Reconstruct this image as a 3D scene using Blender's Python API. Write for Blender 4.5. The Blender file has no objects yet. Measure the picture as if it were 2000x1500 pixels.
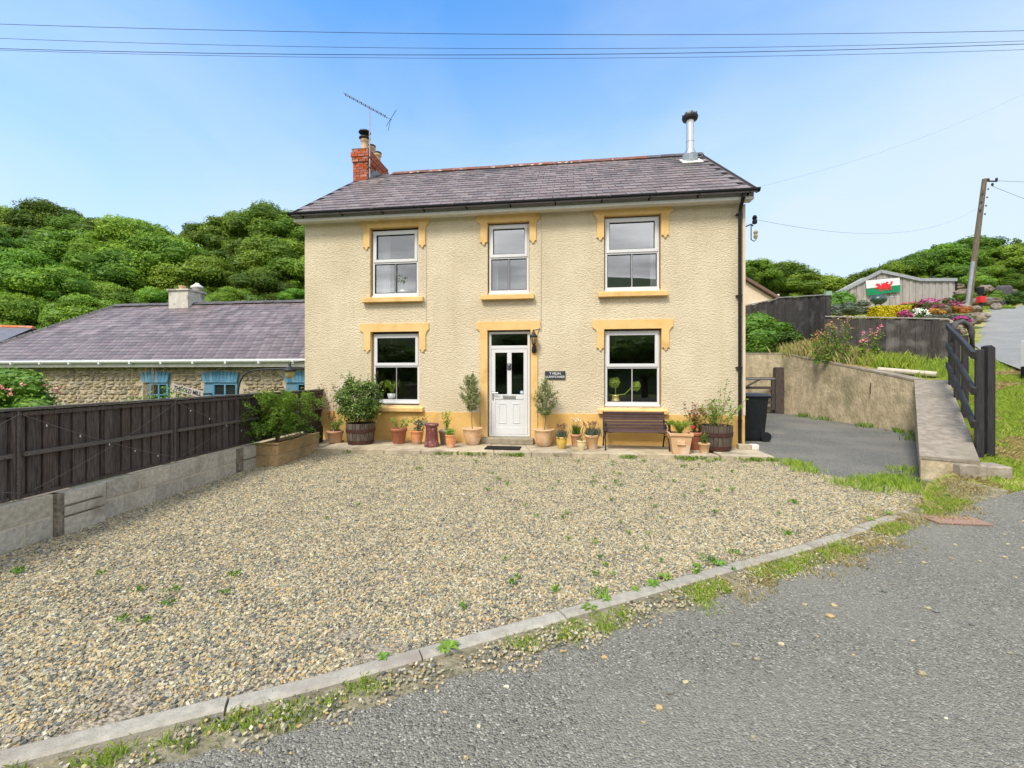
import bpy, bmesh, math, random
import numpy as np
from mathutils import Vector, Matrix, noise
R = math.radians
scn = bpy.context.scene
# ------------------------------------------------------------------ camera
TH = R(7.6); FPX = 860.0; HOR = 735.0
SN, CS = math.sin(TH), math.cos(TH)
CAM = (SN*9.89, -CS*9.89, 1.55)
cd = bpy.data.cameras.new('camera'); cam = bpy.data.objects.new('camera', cd)
scn.collection.objects.link(cam); scn.camera = cam
cam.location = CAM; cam.rotation_euler = (R(90), 0, TH)
cd.sensor_width = 36; cd.lens = FPX/2000*36; cd.shift_y = -15/2000
cd.clip_start = 0.05; cd.clip_end = 3000
# ------------------------------------------------------------------ world
SUN_EL, SUN_AZ = R(52), R(205)       # azimuth clockwise from +Y: behind the camera, a little to its left
w = bpy.data.worlds.new('World'); scn.world = w; w.use_nodes = True
nt = w.node_tree; nt.nodes.clear()
def N(t, typ, **k):
    n = t.nodes.new(typ)
    for a, v in k.items(): setattr(n, a, v)
    return n
out = N(nt, 'ShaderNodeOutputWorld'); bg = N(nt, 'ShaderNodeBackground')
sky = N(nt, 'ShaderNodeTexSky', sky_type='NISHITA', sun_disc=False, sun_elevation=SUN_EL, sun_rotation=SUN_AZ, air_density=1.0, dust_density=0.3, ozone_density=2.5)
tc = N(nt, 'ShaderNodeTexCoord'); sep = N(nt, 'ShaderNodeSeparateXYZ')
nt.links.new(tc.outputs['Generated'], sep.inputs[0])
def mth(t, op, a, b=None, c=None, clamp=False):
    n = N(t, 'ShaderNodeMath', operation=op, use_clamp=clamp)
    for i, v in enumerate((a, b, c)):
        if v is None: continue
        if isinstance(v, (int, float)): n.inputs[i].default_value = v
        else: t.links.new(v, n.inputs[i])
    return n.outputs[0]
# soft wispy cloud, stretched flat, thicker towards the horizon; a grey overcast bank on the side behind the camera
zc = mth(nt, 'ADD', mth(nt, 'MAXIMUM', sep.outputs[2], 0.0), 0.12)
cmb = N(nt, 'ShaderNodeCombineXYZ')
nt.links.new(mth(nt, 'DIVIDE', sep.outputs[0], zc), cmb.inputs[0]); nt.links.new(mth(nt, 'DIVIDE', sep.outputs[1], zc), cmb.inputs[1])
mp = N(nt, 'ShaderNodeMapping'); mp.inputs['Rotation'].default_value = (0, 0, 0.5); mp.inputs['Scale'].default_value = (0.55, 0.9, 1); nt.links.new(cmb.outputs[0], mp.inputs[0])
n1 = N(nt, 'ShaderNodeTexNoise'); n1.inputs['Scale'].default_value = 0.9; n1.inputs['Detail'].default_value = 8; n1.inputs['Roughness'].default_value = 0.55; n1.inputs['Distortion'].default_value = 0.6
nt.links.new(mp.outputs[0], n1.inputs['Vector'])
wisp = mth(nt, 'MULTIPLY', mth(nt, 'SUBTRACT', n1.outputs[0], 0.42, clamp=True), 1.5)
low = mth(nt, 'MULTIPLY', mth(nt, 'SUBTRACT', 0.64, sep.outputs[2], clamp=True), 1.7)
right = mth(nt, 'MULTIPLY', sep.outputs[0], 0.30)
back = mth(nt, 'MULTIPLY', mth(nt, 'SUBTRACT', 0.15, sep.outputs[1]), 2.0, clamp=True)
cf = mth(nt, 'ADD', mth(nt, 'ADD', mth(nt, 'ADD', low, wisp), right), 0.10, clamp=True)
cf = mth(nt, 'MULTIPLY', cf, 0.93, clamp=True)
bcol = N(nt, 'ShaderNodeMix', data_type='RGBA'); bcol.inputs['A'].default_value = (4.1, 4.75, 5.3, 1); 
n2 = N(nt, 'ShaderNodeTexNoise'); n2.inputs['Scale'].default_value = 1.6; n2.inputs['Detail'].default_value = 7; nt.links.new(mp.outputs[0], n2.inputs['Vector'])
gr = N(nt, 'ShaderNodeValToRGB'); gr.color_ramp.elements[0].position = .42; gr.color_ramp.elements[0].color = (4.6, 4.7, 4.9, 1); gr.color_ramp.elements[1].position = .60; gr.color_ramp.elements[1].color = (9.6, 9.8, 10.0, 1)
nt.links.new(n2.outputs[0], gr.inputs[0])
tint = N(nt, 'ShaderNodeMix', data_type='RGBA', blend_type='MULTIPLY'); tint.inputs['Factor'].default_value = 1; tint.inputs['B'].default_value = (0.74, 1.50, 1.95, 1)
nt.links.new(sky.outputs[0], tint.inputs['A'])
m1 = N(nt, 'ShaderNodeMix', data_type='RGBA'); nt.links.new(cf, m1.inputs['Factor']); nt.links.new(tint.outputs['Result'], m1.inputs['A']); nt.links.new(bcol.outputs['Result'], m1.inputs['B'])
bcol.inputs['Factor'].default_value = 0
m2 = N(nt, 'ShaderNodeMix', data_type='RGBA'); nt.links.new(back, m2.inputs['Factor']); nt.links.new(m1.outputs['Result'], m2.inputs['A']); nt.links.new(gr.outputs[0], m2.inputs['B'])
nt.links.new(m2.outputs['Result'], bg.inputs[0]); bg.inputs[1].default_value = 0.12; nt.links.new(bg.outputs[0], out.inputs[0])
sd = bpy.data.lights.new('sun', 'SUN'); so = bpy.data.objects.new('sun', sd); scn.collection.objects.link(so)
sd.energy = 2.6; sd.angle = R(15); sd.color = (1, .94, .83)
so.rotation_euler = (R(90)-SUN_EL, 0, -SUN_AZ + math.pi); so.location = (0, -20, 30)
vs = scn.view_settings; vs.view_transform = 'Standard'; vs.look = 'None'; vs.exposure = 0.66; vs.gamma = 1; vs.use_curve_mapping = False
scn.render.engine = 'CYCLES'; scn.cycles.max_bounces = 5; scn.cycles.transparent_max_bounces = 12

# ------------------------------------------------------------------ helpers
col = scn.collection
rnd = random.Random(7); rg = np.random.default_rng(7)
def ray(px, py):
    a = (px-1000)/FPX; b = (HOR-py)/FPX
    return (-SN+a*CS, CS+a*SN, b)
def onY(px, py, Y):
    r = ray(px, py); t = (Y-CAM[1])/r[1]; return Vector([CAM[i]+t*r[i] for i in range(3)])
def onZ(px, py, Z):
    r = ray(px, py); t = (Z-CAM[2])/r[2]; return Vector([CAM[i]+t*r[i] for i in range(3)])
def at(px, py, d):
    r = ray(px, py); return Vector([CAM[i]+d*r[i] for i in range(3)])
def link(o, parent=None):
    col.objects.link(o)
    if parent: o.parent = parent
    return o
def tag(o, label=None, cat=None, group=None, kind=None):
    if label: o['label'] = label
    if cat: o['category'] = cat
    if group: o['group'] = group
    if kind: o['kind'] = kind
    return o
def thing(name, label, cat, loc=(0, 0, 0), rz=0, group=None):
    o = bpy.data.objects.new(name, None); o.empty_display_size = .2; link(o)
    o.location = loc; o.rotation_euler = (0, 0, rz)
    return tag(o, label, cat, group)
class MB:
    def __init__(s): s.v = []; s.f = []; s.t = []; s.mi = []
    def add(s, vs, fs, tint=.5, mi=0):
        b = len(s.v); s.v += [tuple(v) for v in vs]; s.f += [tuple(b+i for i in f) for f in fs]
        s.t += [tint]*len(vs); s.mi += [mi]*len(fs); return s
    def box(s, x0, x1, y0, y1, z0, z1, M=None, tint=.5, mi=0):
        vs = [Vector((x, y, z)) for z in (z0, z1) for y in (y0, y1) for x in (x0, x1)]
        if M: vs = [M @ v for v in vs]
        return s.add(vs, [(0, 2, 3, 1), (4, 5, 7, 6), (0, 1, 5, 4), (2, 6, 7, 3), (0, 4, 6, 2), (1, 3, 7, 5)], tint, mi)
    def cbox(s, c, sz, M=None, tint=.5, mi=0):
        return s.box(c[0]-sz[0]/2, c[0]+sz[0]/2, c[1]-sz[1]/2, c[1]+sz[1]/2, c[2]-sz[2]/2, c[2]+sz[2]/2, M, tint, mi)
    def bar(s, a, b, wd, ht, tint=.5, mi=0, up=(0, 0, 1)):
        a, b = Vector(a), Vector(b); d = (b-a); L = d.length; d.normalize(); sd = d.cross(Vector(up))
        if sd.length < 1e-3: sd = Vector((1, 0, 0))
        sd.normalize(); u = sd.cross(d); vs = []
        for p in (a, b):
            for i, j in ((-1, -1), (1, -1), (1, 1), (-1, 1)): vs.append(p+sd*(i*wd/2)+u*(j*ht/2))
        return s.add(vs, [(0, 1, 2, 3), (7, 6, 5, 4), (0, 4, 5, 1), (1, 5, 6, 2), (2, 6, 7, 3), (3, 7, 4, 0)], tint, mi)
    def tube(s, pts, r, seg=8, tint=.5, mi=0, caps=True):
        pts = [Vector(p) for p in pts]; n = len(pts); rr = r if isinstance(r, (list, tuple)) else [r]*n
        vs = []; ref = Vector((0, 0, 1))
        for i, p in enumerate(pts):
            d = (pts[min(i+1, n-1)]-pts[max(i-1, 0)]).normalized()
            a = d.cross(ref)
            if a.length < .05: a = d.cross(Vector((0, 1, 0)))
            a.normalize(); b = a.cross(d)
            for k in range(seg):
                q = 2*math.pi*k/seg; vs.append(p+a*(math.cos(q)*rr[i])+b*(math.sin(q)*rr[i]))
        fs = [(i*seg+k, i*seg+(k+1) % seg, (i+1)*seg+(k+1) % seg, (i+1)*seg+k) for i in range(n-1) for k in range(seg)]
        if caps: fs += [tuple(range(seg))[::-1], tuple((n-1)*seg+k for k in range(seg))]
        return s.add(vs, fs, tint, mi)
    def lathe(s, prof, c=(0, 0, 0), seg=24, tint=.5, mi=0, cap=True):
        vs = [(c[0]+r*math.cos(2*math.pi*k/seg), c[1]+r*math.sin(2*math.pi*k/seg), c[2]+z) for r, z in prof for k in range(seg)]
        n = len(prof)
        fs = [(i*seg+k, i*seg+(k+1) % seg, (i+1)*seg+(k+1) % seg, (i+1)*seg+k) for i in range(n-1) for k in range(seg)]
        if cap: fs += [tuple(range(seg))[::-1], tuple((n-1)*seg+k for k in range(seg))]
        return s.add(vs, fs, tint, mi)
    def poly(s, pts, y0, y1, tint=.5, mi=0, M=None):       # outline in x,z extruded along y (y0 = front)
        n = len(pts); vs = [Vector((x, y0, z)) for x, z in pts]+[Vector((x, y1, z)) for x, z in pts]
        if M: vs = [M @ v for v in vs]
        fs = [tuple(range(n)), tuple(range(2*n-1, n-1, -1))]+[(i, i+n, (i+1) % n+n, (i+1) % n) for i in range(n)]
        return s.add(vs, fs, tint, mi)
    def blob(s, c, r, seg=7, rings=5, jit=.12, tint=.5, mi=0, seed=0):
        q = random.Random(seed); vs = []; fs = []
        for i in range(1, rings):
            for k in range(seg):
                a = math.pi*i/rings; b = 2*math.pi*(k+.5*(i % 2))/seg; j = 1+q.uniform(-jit, jit)
                vs.append((c[0]+r[0]*math.sin(a)*math.cos(b)*j, c[1]+r[1]*math.sin(a)*math.sin(b)*j, c[2]+r[2]*math.cos(a)*j))
        vs += [(c[0], c[1], c[2]+r[2]), (c[0], c[1], c[2]-r[2])]; T = len(vs)-2
        for i in range(rings-2):
            for k in range(seg): fs.append((i*seg+k, (i+1)*seg+k, (i+1)*seg+(k+1) % seg, i*seg+(k+1) % seg))
        for k in range(seg): fs += [(T, k, (k+1) % seg), (T+1, (rings-2)*seg+(k+1) % seg, (rings-2)*seg+k)]
        return s.add(vs, fs, tint, mi)
    def leaves(s, P, Nn, size, tints, asp=.55, seed=0, mi=0):
        g = np.random.default_rng(seed); P = np.asarray(P, float); Nn = np.asarray(Nn, float); n = len(P)
        Nn = Nn/np.maximum(1e-6, np.linalg.norm(Nn, axis=1, keepdims=True))
        rv = g.normal(size=(n, 3)); A = np.cross(Nn, rv); A /= np.maximum(1e-6, np.linalg.norm(A, axis=1, keepdims=True)); B = np.cross(Nn, A)
        L = (size*g.uniform(.7, 1.3, n))[:, None]
        V = np.stack([P-A*L*.5, P-B*L*asp*.5+Nn*L*.12, P+A*L*.5, P+B*L*asp*.5+Nn*L*.12], 1).reshape(-1, 3)
        b = len(s.v); s.v += [tuple(x) for x in V.tolist()]; s.f += [(b+4*i, b+4*i+1, b+4*i+2, b+4*i+3) for i in range(n)]
        s.t += np.repeat(np.asarray(tints, float), 4).tolist(); s.mi += [mi]*n; return s
    def mesh(s, name, mats, smooth=False, recalc=False):
        me = bpy.data.meshes.new(name); me.from_pydata(s.v, [], s.f)
        at_ = me.attributes.new('tint', 'FLOAT', 'POINT'); at_.data.foreach_set('value', np.array(s.t, dtype=np.float32))
        mats = mats if isinstance(mats, (list, tuple)) else [mats]
        for m in mats: me.materials.append(m)
        if len(mats) > 1: me.polygons.foreach_set('material_index', np.array(s.mi, dtype=np.int32))
        if smooth: me.polygons.foreach_set('use_smooth', np.ones(len(s.f), dtype=bool))
        me.update()
        if recalc:
            bm = bmesh.new(); bm.from_mesh(me); bmesh.ops.recalc_face_normals(bm, faces=bm.faces); bm.to_mesh(me); bm.free()
        return me
    def build(s, name, mats, parent=None, smooth=False, loc=None, recalc=False, bev=0):
        o = bpy.data.objects.new(name, s.mesh(name, mats, smooth, recalc)); link(o, parent)
        if loc is not None: o.location = loc
        if bev:
            m = o.modifiers.new('bevel', 'BEVEL'); m.width = bev; m.segments = 1; m.limit_method = 'ANGLE'
        return o
def inst(name, me, parent, loc, rot=(0, 0, 0), sc=(1, 1, 1)):
    o = bpy.data.objects.new(name, me); link(o, parent); o.location = loc; o.rotation_euler = rot; o.scale = sc; return o
def merge_into(mb, src, M, tint=.5):        # copy a small MB into another through a matrix
    mb.add([M @ Vector(v) for v in src.v], src.f, tint)

# ------------------------------------------------------------------ materials
def mat(name, c1, c2=None, rough=.8, scale=5, bump=0, bscale=60, c3=None, metal=0, spec=.3, rand=0, tintamt=0, streak=None, coord='Object', dist=.02, detail=6, patch=None, ramp=(.35, .65)):
    m = bpy.data.materials.new(name); m.use_nodes = True; t = m.node_tree; P = t.nodes['Principled BSDF']
    P.inputs['Roughness'].default_value = rough; P.inputs['Metallic'].default_value = metal; P.inputs['Specular IOR Level'].default_value = spec
    co = N(t, 'ShaderNodeTexCoord').outputs[coord]
    if coord == 'World':pass
    c2 = c2 or c1
    n = N(t, 'ShaderNodeTexNoise'); n.inputs['Scale'].default_value = scale; n.inputs['Detail'].default_value = detail; n.inputs['Roughness'].default_value = .62
    if streak:
        mpn = N(t, 'ShaderNodeMapping'); mpn.inputs['Scale'].default_value = streak; t.links.new(co, mpn.inputs[0]); t.links.new(mpn.outputs[0], n.inputs['Vector'])
    else: t.links.new(co, n.inputs['Vector'])
    r = N(t, 'ShaderNodeValToRGB'); r.color_ramp.elements[0].position = ramp[0]; r.color_ramp.elements[1].position = ramp[1]
    r.color_ramp.elements[0].color = (*c1, 1); r.color_ramp.elements[1].color = (*c2, 1)
    t.links.new(n.outputs[0], r.inputs[0]); cur = r.outputs[0]
    if c3:                                    # second, larger patches of another colour
        n3 = N(t, 'ShaderNodeTexNoise'); n3.inputs['Scale'].default_value = patch or scale*.3; n3.inputs['Detail'].default_value = 5; t.links.new(co, n3.inputs['Vector'])
        r3 = N(t, 'ShaderNodeValToRGB'); r3.color_ramp.elements[0].position = .52; r3.color_ramp.elements[1].position = .68; t.links.new(n3.outputs[0], r3.inputs[0])
        mx = N(t, 'ShaderNodeMix', data_type='RGBA'); t.links.new(r3.outputs[0], mx.inputs['Factor']); t.links.new(cur, mx.inputs['A']); mx.inputs['B'].default_value = (*c3, 1); cur = mx.outputs['Result']
    if rand:
        oi = N(t, 'ShaderNodeObjectInfo'); ge = N(t, 'ShaderNodeNewGeometry')
        fr = mth(t, 'FRACT', mth(t, 'ADD', oi.outputs['Random'], ge.outputs['Random Per Island']))
        mr = N(t, 'ShaderNodeMapRange'); mr.inputs[3].default_value = 1-rand; mr.inputs[4].default_value = 1+rand; t.links.new(fr, mr.inputs[0])
        hs = N(t, 'ShaderNodeHueSaturation'); t.links.new(mr.outputs[0], hs.inputs['Value']); t.links.new(cur, hs.inputs['Color'])
        mr2 = N(t, 'ShaderNodeMapRange'); mr2.inputs[3].default_value = 1-rand*.8; mr2.inputs[4].default_value = 1+rand*.8
        t.links.new(mth(t, 'FRACT', mth(t, 'MULTIPLY', fr, 7.3)), mr2.inputs[0]); t.links.new(mr2.outputs[0], hs.inputs['Saturation']); cur = hs.outputs[0]
    t.links.new(cur, P.inputs['Base Color'])
    if bump:
        b = N(t, 'ShaderNodeBump'); b.inputs['Strength'].default_value = bump; b.inputs['Distance'].default_value = dist
        nb = N(t, 'ShaderNodeTexNoise'); nb.inputs['Scale'].default_value = bscale; nb.inputs['Detail'].default_value = 4; t.links.new(co if not streak else mpn.outputs[0], nb.inputs['Vector'])
        t.links.new(nb.outputs[0], b.inputs['Height']); t.links.new(b.outputs[0], P.inputs['Normal'])
    return m
def leafmat(name, cd_, cl, rough=.5, tr=.25, rnd_=.12):
    m = bpy.data.materials.new(name); m.use_nodes = True; t = m.node_tree; P = t.nodes['Principled BSDF']; O = t.nodes['Material Output']
    P.inputs['Roughness'].default_value = rough; P.inputs['Specular IOR Level'].default_value = .25
    a = N(t, 'ShaderNodeAttribute', attribute_name='tint'); oi = N(t, 'ShaderNodeObjectInfo')
    mx = N(t, 'ShaderNodeMix', data_type='RGBA'); mx.inputs['A'].default_value = (*cd_, 1); mx.inputs['B'].default_value = (*cl, 1); t.links.new(a.outputs['Fac'], mx.inputs['Factor'])
    hs = N(t, 'ShaderNodeHueSaturation'); mr = N(t, 'ShaderNodeMapRange'); mr.inputs[3].default_value = 1-rnd_; mr.inputs[4].default_value = 1+rnd_; t.links.new(oi.outputs['Random'], mr.inputs[0])
    t.links.new(mr.outputs[0], hs.inputs['Value']); t.links.new(mx.outputs['Result'], hs.inputs['Color'])
    mh = N(t, 'ShaderNodeMapRange'); mh.inputs[3].default_value = .485; mh.inputs[4].default_value = .515; t.links.new(mth(t, 'FRACT', mth(t, 'MULTIPLY', oi.outputs['Random'], 5.7)), mh.inputs[0]); t.links.new(mh.outputs[0], hs.inputs['Hue'])
    t.links.new(hs.outputs[0], P.inputs['Base Color'])
    tl = N(t, 'ShaderNodeBsdfTranslucent'); t.links.new(hs.outputs[0], tl.inputs[0]); ms = N(t, 'ShaderNodeMixShader'); ms.inputs[0].default_value = tr
    t.links.new(P.outputs[0], ms.inputs[1]); t.links.new(tl.outputs[0], ms.inputs[2]); t.links.new(ms.outputs[0], O.inputs[0]); return m
def tintmat(name, stops, rough=.8, bump=.3, bscale=90, spec=.3):
    m = bpy.data.materials.new(name); m.use_nodes = True; t = m.node_tree; P = t.nodes['Principled BSDF']; P.inputs['Roughness'].default_value = rough; P.inputs['Specular IOR Level'].default_value = spec
    a = N(t, 'ShaderNodeAttribute', attribute_name='tint'); r = N(t, 'ShaderNodeValToRGB'); r.color_ramp.interpolation = 'LINEAR'
    e = r.color_ramp.elements; e[0].position = stops[0][0]; e[0].color = (*stops[0][1], 1); e[1].position = stops[-1][0]; e[1].color = (*stops[-1][1], 1)
    for p, c in stops[1:-1]: q = e.new(p); q.color = (*c, 1)
    t.links.new(a.outputs['Fac'], r.inputs[0])
    nz = N(t, 'ShaderNodeTexNoise'); nz.inputs['Scale'].default_value = 120; t.links.new(N(t, 'ShaderNodeTexCoord').outputs['Object'], nz.inputs['Vector'])
    mr = N(t, 'ShaderNodeMapRange'); mr.inputs[3].default_value = .75; mr.inputs[4].default_value = 1.25; t.links.new(nz.outputs[0], mr.inputs[0])
    hs = N(t, 'ShaderNodeHueSaturation'); t.links.new(mr.outputs[0], hs.inputs['Value']); t.links.new(r.outputs[0], hs.inputs['Color']); t.links.new(hs.outputs[0], P.inputs['Base Color'])
    return m
def glassmat(name, refl=.14, tintc=(.75, .8, .8)):
    m = bpy.data.materials.new(name); m.use_nodes = True; t = m.node_tree; O = t.nodes['Material Output']; t.nodes.remove(t.nodes['Principled BSDF'])
    tr = N(t, 'ShaderNodeBsdfTransparent'); tr.inputs[0].default_value = (*tintc, 1); gl = N(t, 'ShaderNodeBsdfGlossy'); gl.inputs['Roughness'].default_value = .01
    ge = N(t, 'ShaderNodeNewGeometry'); dt = N(t, 'ShaderNodeVectorMath', operation='DOT_PRODUCT'); t.links.new(ge.outputs['Incoming'], dt.inputs[0]); t.links.new(ge.outputs['Normal'], dt.inputs[1])
    k = mth(t, 'ADD', mth(t, 'MULTIPLY', mth(t, 'POWER', mth(t, 'SUBTRACT', 1.0, mth(t, 'ABSOLUTE', dt.outputs['Value'])), 5.0), .9), refl+.03, clamp=True)
    ms = N(t, 'ShaderNodeMixShader'); t.links.new(k, ms.inputs[0]); t.links.new(tr.outputs[0], ms.inputs[1]); t.links.new(gl.outputs[0], ms.inputs[2]); t.links.new(ms.outputs[0], O.inputs[0]); return m
M = {}
# rough-cast render: lumpy, cream; weather stains below
def roughcast(name, ca, cb, cc):
    m = bpy.data.materials.new(name); m.use_nodes = True; t = m.node_tree; P = t.nodes['Principled BSDF']; P.inputs['Roughness'].default_value = .9; P.inputs['Specular IOR Level'].default_value = .15
    co = N(t, 'ShaderNodeTexCoord').outputs['Object']
    mp_ = N(t, 'ShaderNodeMapping'); mp_.inputs['Scale'].default_value = (1, 1, 1.5); t.links.new(co, mp_.inputs[0])
    n = N(t, 'ShaderNodeTexNoise'); n.inputs['Scale'].default_value = 29; n.inputs['Detail'].default_value = 5; n.inputs['Roughness'].default_value = .6; n.inputs['Distortion'].default_value = .8; t.links.new(mp_.outputs[0], n.inputs['Vector'])
    v = N(t, 'ShaderNodeTexVoronoi', feature='SMOOTH_F1'); v.inputs['Scale'].default_value = 29; t.links.new(mp_.outputs[0], v.inputs['Vector'])
    h = mth(t, 'SUBTRACT', n.outputs[0], mth(t, 'MULTIPLY', v.outputs[0], .45))
    b = N(t, 'ShaderNodeBump'); b.inputs['Strength'].default_value = .9; b.inputs['Distance'].default_value = .032; t.links.new(h, b.inputs['Height']); t.links.new(b.outputs[0], P.inputs['Normal'])
    n2 = N(t, 'ShaderNodeTexNoise'); n2.inputs['Scale'].default_value = .9; n2.inputs['Detail'].default_value = 6; t.links.new(co, n2.inputs['Vector'])
    r = N(t, 'ShaderNodeValToRGB'); r.color_ramp.elements[0].position = .35; r.color_ramp.elements[1].position = .65; r.color_ramp.elements[0].color = (*ca, 1); r.color_ramp.elements[1].color = (*cb, 1); t.links.new(n2.outputs[0], r.inputs[0])
    n3 = N(t, 'ShaderNodeTexNoise'); n3.inputs['Scale'].default_value = 40; n3.inputs['Detail'].default_value = 3; t.links.new(mp_.outputs[0], n3.inputs['Vector'])
    r3 = N(t, 'ShaderNodeValToRGB'); r3.color_ramp.elements[0].position = .58; r3.color_ramp.elements[1].position = .75; t.links.new(n3.outputs[0], r3.inputs[0])
    mx = N(t, 'ShaderNodeMix', data_type='RGBA'); t.links.new(mth(t, 'MULTIPLY', r3.outputs[0], .55), mx.inputs['Factor']); t.links.new(r.outputs[0], mx.inputs['A']); mx.inputs['B'].default_value = (*cc, 1)
    mps = N(t, 'ShaderNodeMapping'); mps.inputs['Scale'].default_value = (2.6, 2.6, .28); t.links.new(co, mps.inputs[0])
    ns = N(t, 'ShaderNodeTexNoise'); ns.inputs['Scale'].default_value = 1.6; ns.inputs['Detail'].default_value = 7; t.links.new(mps.outputs[0], ns.inputs['Vector'])
    rs_ = N(t, 'ShaderNodeValToRGB'); rs_.color_ramp.elements[0].position = .5; rs_.color_ramp.elements[1].position = .72; t.links.new(ns.outputs[0], rs_.inputs[0])
    mxs = N(t, 'ShaderNodeMix', data_type='RGBA', blend_type='MULTIPLY'); t.links.new(rs_.outputs[0], mxs.inputs['Factor']); t.links.new(mx.outputs['Result'], mxs.inputs['A']); mxs.inputs['B'].default_value = (.94, .93, .90, 1)
    t.links.new(mxs.outputs['Result'], P.inputs['Base Color']); return m
M['render'] = roughcast('cream_roughcast', (.64, .545, .385), (.74, .64, .47), (.46, .36, .23))
M['orange'] = mat('ochre_paint', (.70, .455, .175), (.77, .52, .23), rough=.8, scale=3, bump=.25, bscale=25, c3=(.62, .39, .14), patch=2.5)
M['plinthpaint'] = mat('plinth_paint', (.66, .405, .12), (.73, .475, .17), rough=.8, scale=2.2, bump=.3, bscale=18, c3=(.56, .36, .14), patch=1.6, detail=9)
M['upvc'] = mat('white_upvc', (.68, .69, .71), (.63, .64, .66), rough=.3, scale=2, spec=.5)
M['white'] = mat('white_paint', (.72, .70, .66), (.62, .60, .56), rough=.6, scale=6)
M['soffit'] = mat('grey_soffit', (.36, .33, .32), (.45, .42, .40), rough=.7, scale=4)
M['black'] = mat('black_plastic', (.008, .010, .012), (.014, .016, .019), rough=.6, scale=8, spec=.25)
M['iron'] = mat('black_iron', (.01, .012, .014), (.03, .03, .03), rough=.5, scale=30, bump=.2, spec=.4)
M['slate'] = mat('house_slate', (.145, .115, .11), (.27, .22, .215), rough=.55, scale=9, c3=(.10, .09, .085), patch=1.1, rand=.22, bump=.3, bscale=40, dist=.008)
M['slate_joint'] = mat('slate_shadow_bed', (.05, .045, .045), (.07, .06, .06), rough=.9)
M['slate2'] = mat('mill_slate', (.125, .10, .10), (.245, .20, .205), rough=.5, scale=3, c3=(.075, .065, .065), patch=.55, rand=.2, bump=.3, bscale=30, dist=.008, streak=(1, .6, .6))
M['ridge'] = mat('red_ridge_clay', (.15, .06, .045), (.27, .11, .075), rough=.85, scale=8, c3=(.20, .15, .13), patch=3, rand=.15)
M['ridge2'] = mat('dark_ridge', (.07, .065, .07), (.13, .12, .13), rough=.8, scale=8, rand=.2)
M['ridge3'] = mat('orange_ridge', (.6, .18, .08), (.7, .25, .12), rough=.8, scale=8, rand=.15)
M['brick'] = mat('red_brick', (.36, .09, .05), (.46, .15, .09), rough=.85, scale=18, rand=.25, bump=.3, bscale=60, dist=.01)
M['mortar'] = mat('mortar', (.20, .13, .10), (.26, .18, .14), rough=.95, scale=20)
M['lead'] = mat('lead', (.20, .24, .27), (.30, .34, .37), rough=.5, scale=10)
M['potclay'] = mat('buff_clay', (.55, .36, .20), (.62, .44, .27), rough=.8, scale=15)
M['steel'] = mat('stainless', (.55, .54, .52), (.70, .69, .67), rough=.32, metal=.85, scale=4, streak=(1, 1, .2))
M['alu'] = mat('aluminium', (.45, .46, .47), (.35, .36, .38), rough=.45, metal=.6)
M['glassU'] = glassmat('upper_glass', .36, (.6, .63, .63))
M['glass'] = glassmat('lower_glass', .13, (.95, .96, .96))
M['curtain'] = mat('net_curtain', (.75, .75, .75), (.62, .62, .63), rough=.9, scale=3, streak=(8, 8, .2))
M['room'] = mat('room_paint', (.16, .14, .13), (.22, .20, .18), rough=.9)
M['paving'] = mat('paving_slab', (.36, .30, .21), (.50, .43, .31), rough=.9, scale=7, c3=(.24, .20, .14), patch=2, rand=.1, bump=.3, bscale=60, dist=.01)
M['step'] = mat('concrete_step', (.22, .19, .14), (.34, .30, .22), rough=.9, scale=10, bump=.3)
M['block'] = mat('concrete_block', (.36, .33, .27), (.54, .50, .42), rough=.95, scale=24, c3=(.24, .215, .17), patch=2.2, rand=.14, bump=.7, bscale=110, dist=.012)
M['blockdark'] = mat('stain_and_shade_block', (.09, .08, .06), (.30, .26, .20), rough=.95, scale=15, bump=.5)  # dark stains on the piers; also painted shade beside the first mill window
M['blockmortar'] = mat('block_mortar', (.46, .40, .30), (.60, .54, .42), rough=.95, scale=14, bump=.4, bscale=60)
M['wirebrown'] = mat('dull_cable', (.14, .13, .12), (.20, .19, .18), rough=.8)
M['rail'] = mat('worn_rail', (.06, .052, .045), (.16, .14, .125), rough=.85, scale=9, streak=(.7, 9, 9))
M['darkwood'] = mat('dark_stained_timber', (.034, .027, .024), (.105, .084, .075), rough=.75, scale=9, streak=(9, 9, .7), rand=.24, bump=.35, bscale=20, dist=.006)
M['blackwood'] = mat('black_tarred_timber', (.014, .013, .014), (.04, .036, .038), rough=.6, scale=8, streak=(8, 8, .7), bump=.4, bscale=20, dist=.008, spec=.4)
M['fence2'] = mat('weathered_black_timber', (.028, .024, .023), (.088, .078, .074), rough=.85, scale=9, streak=(9, 9, .6), rand=.3, c3=(.13, .12, .115), patch=2.5, bump=.3, bscale=20)
M['greywood'] = mat('grey_larch', (.28, .25, .24), (.44, .41, .40), rough=.85, scale=5, streak=(6, 6, .4), rand=.16)
M['planter'] = mat('treated_softwood', (.26, .17, .08), (.42, .30, .15), rough=.8, scale=6, streak=(.7, 5, 9), rand=.1, c3=(.22, .17, .09), patch=2)
M['kerb'] = mat('kerb_concrete', (.30, .275, .225), (.42, .385, .32), rough=.95, scale=18, c3=(.27, .23, .19), patch=2, rand=.08, bump=.5, bscale=120, dist=.01)
M['soil'] = mat('soil', (.035, .022, .014), (.07, .05, .03), rough=1, scale=30, bump=.6)
M['terra'] = mat('terracotta', (.36, .13, .07), (.42, .17, .10), rough=.8, scale=6)
M['terra2'] = mat('bright_terracotta', (.62, .24, .09), (.70, .36, .18), rough=.8, scale=5, c3=(.7, .5, .38), patch=4)
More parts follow.
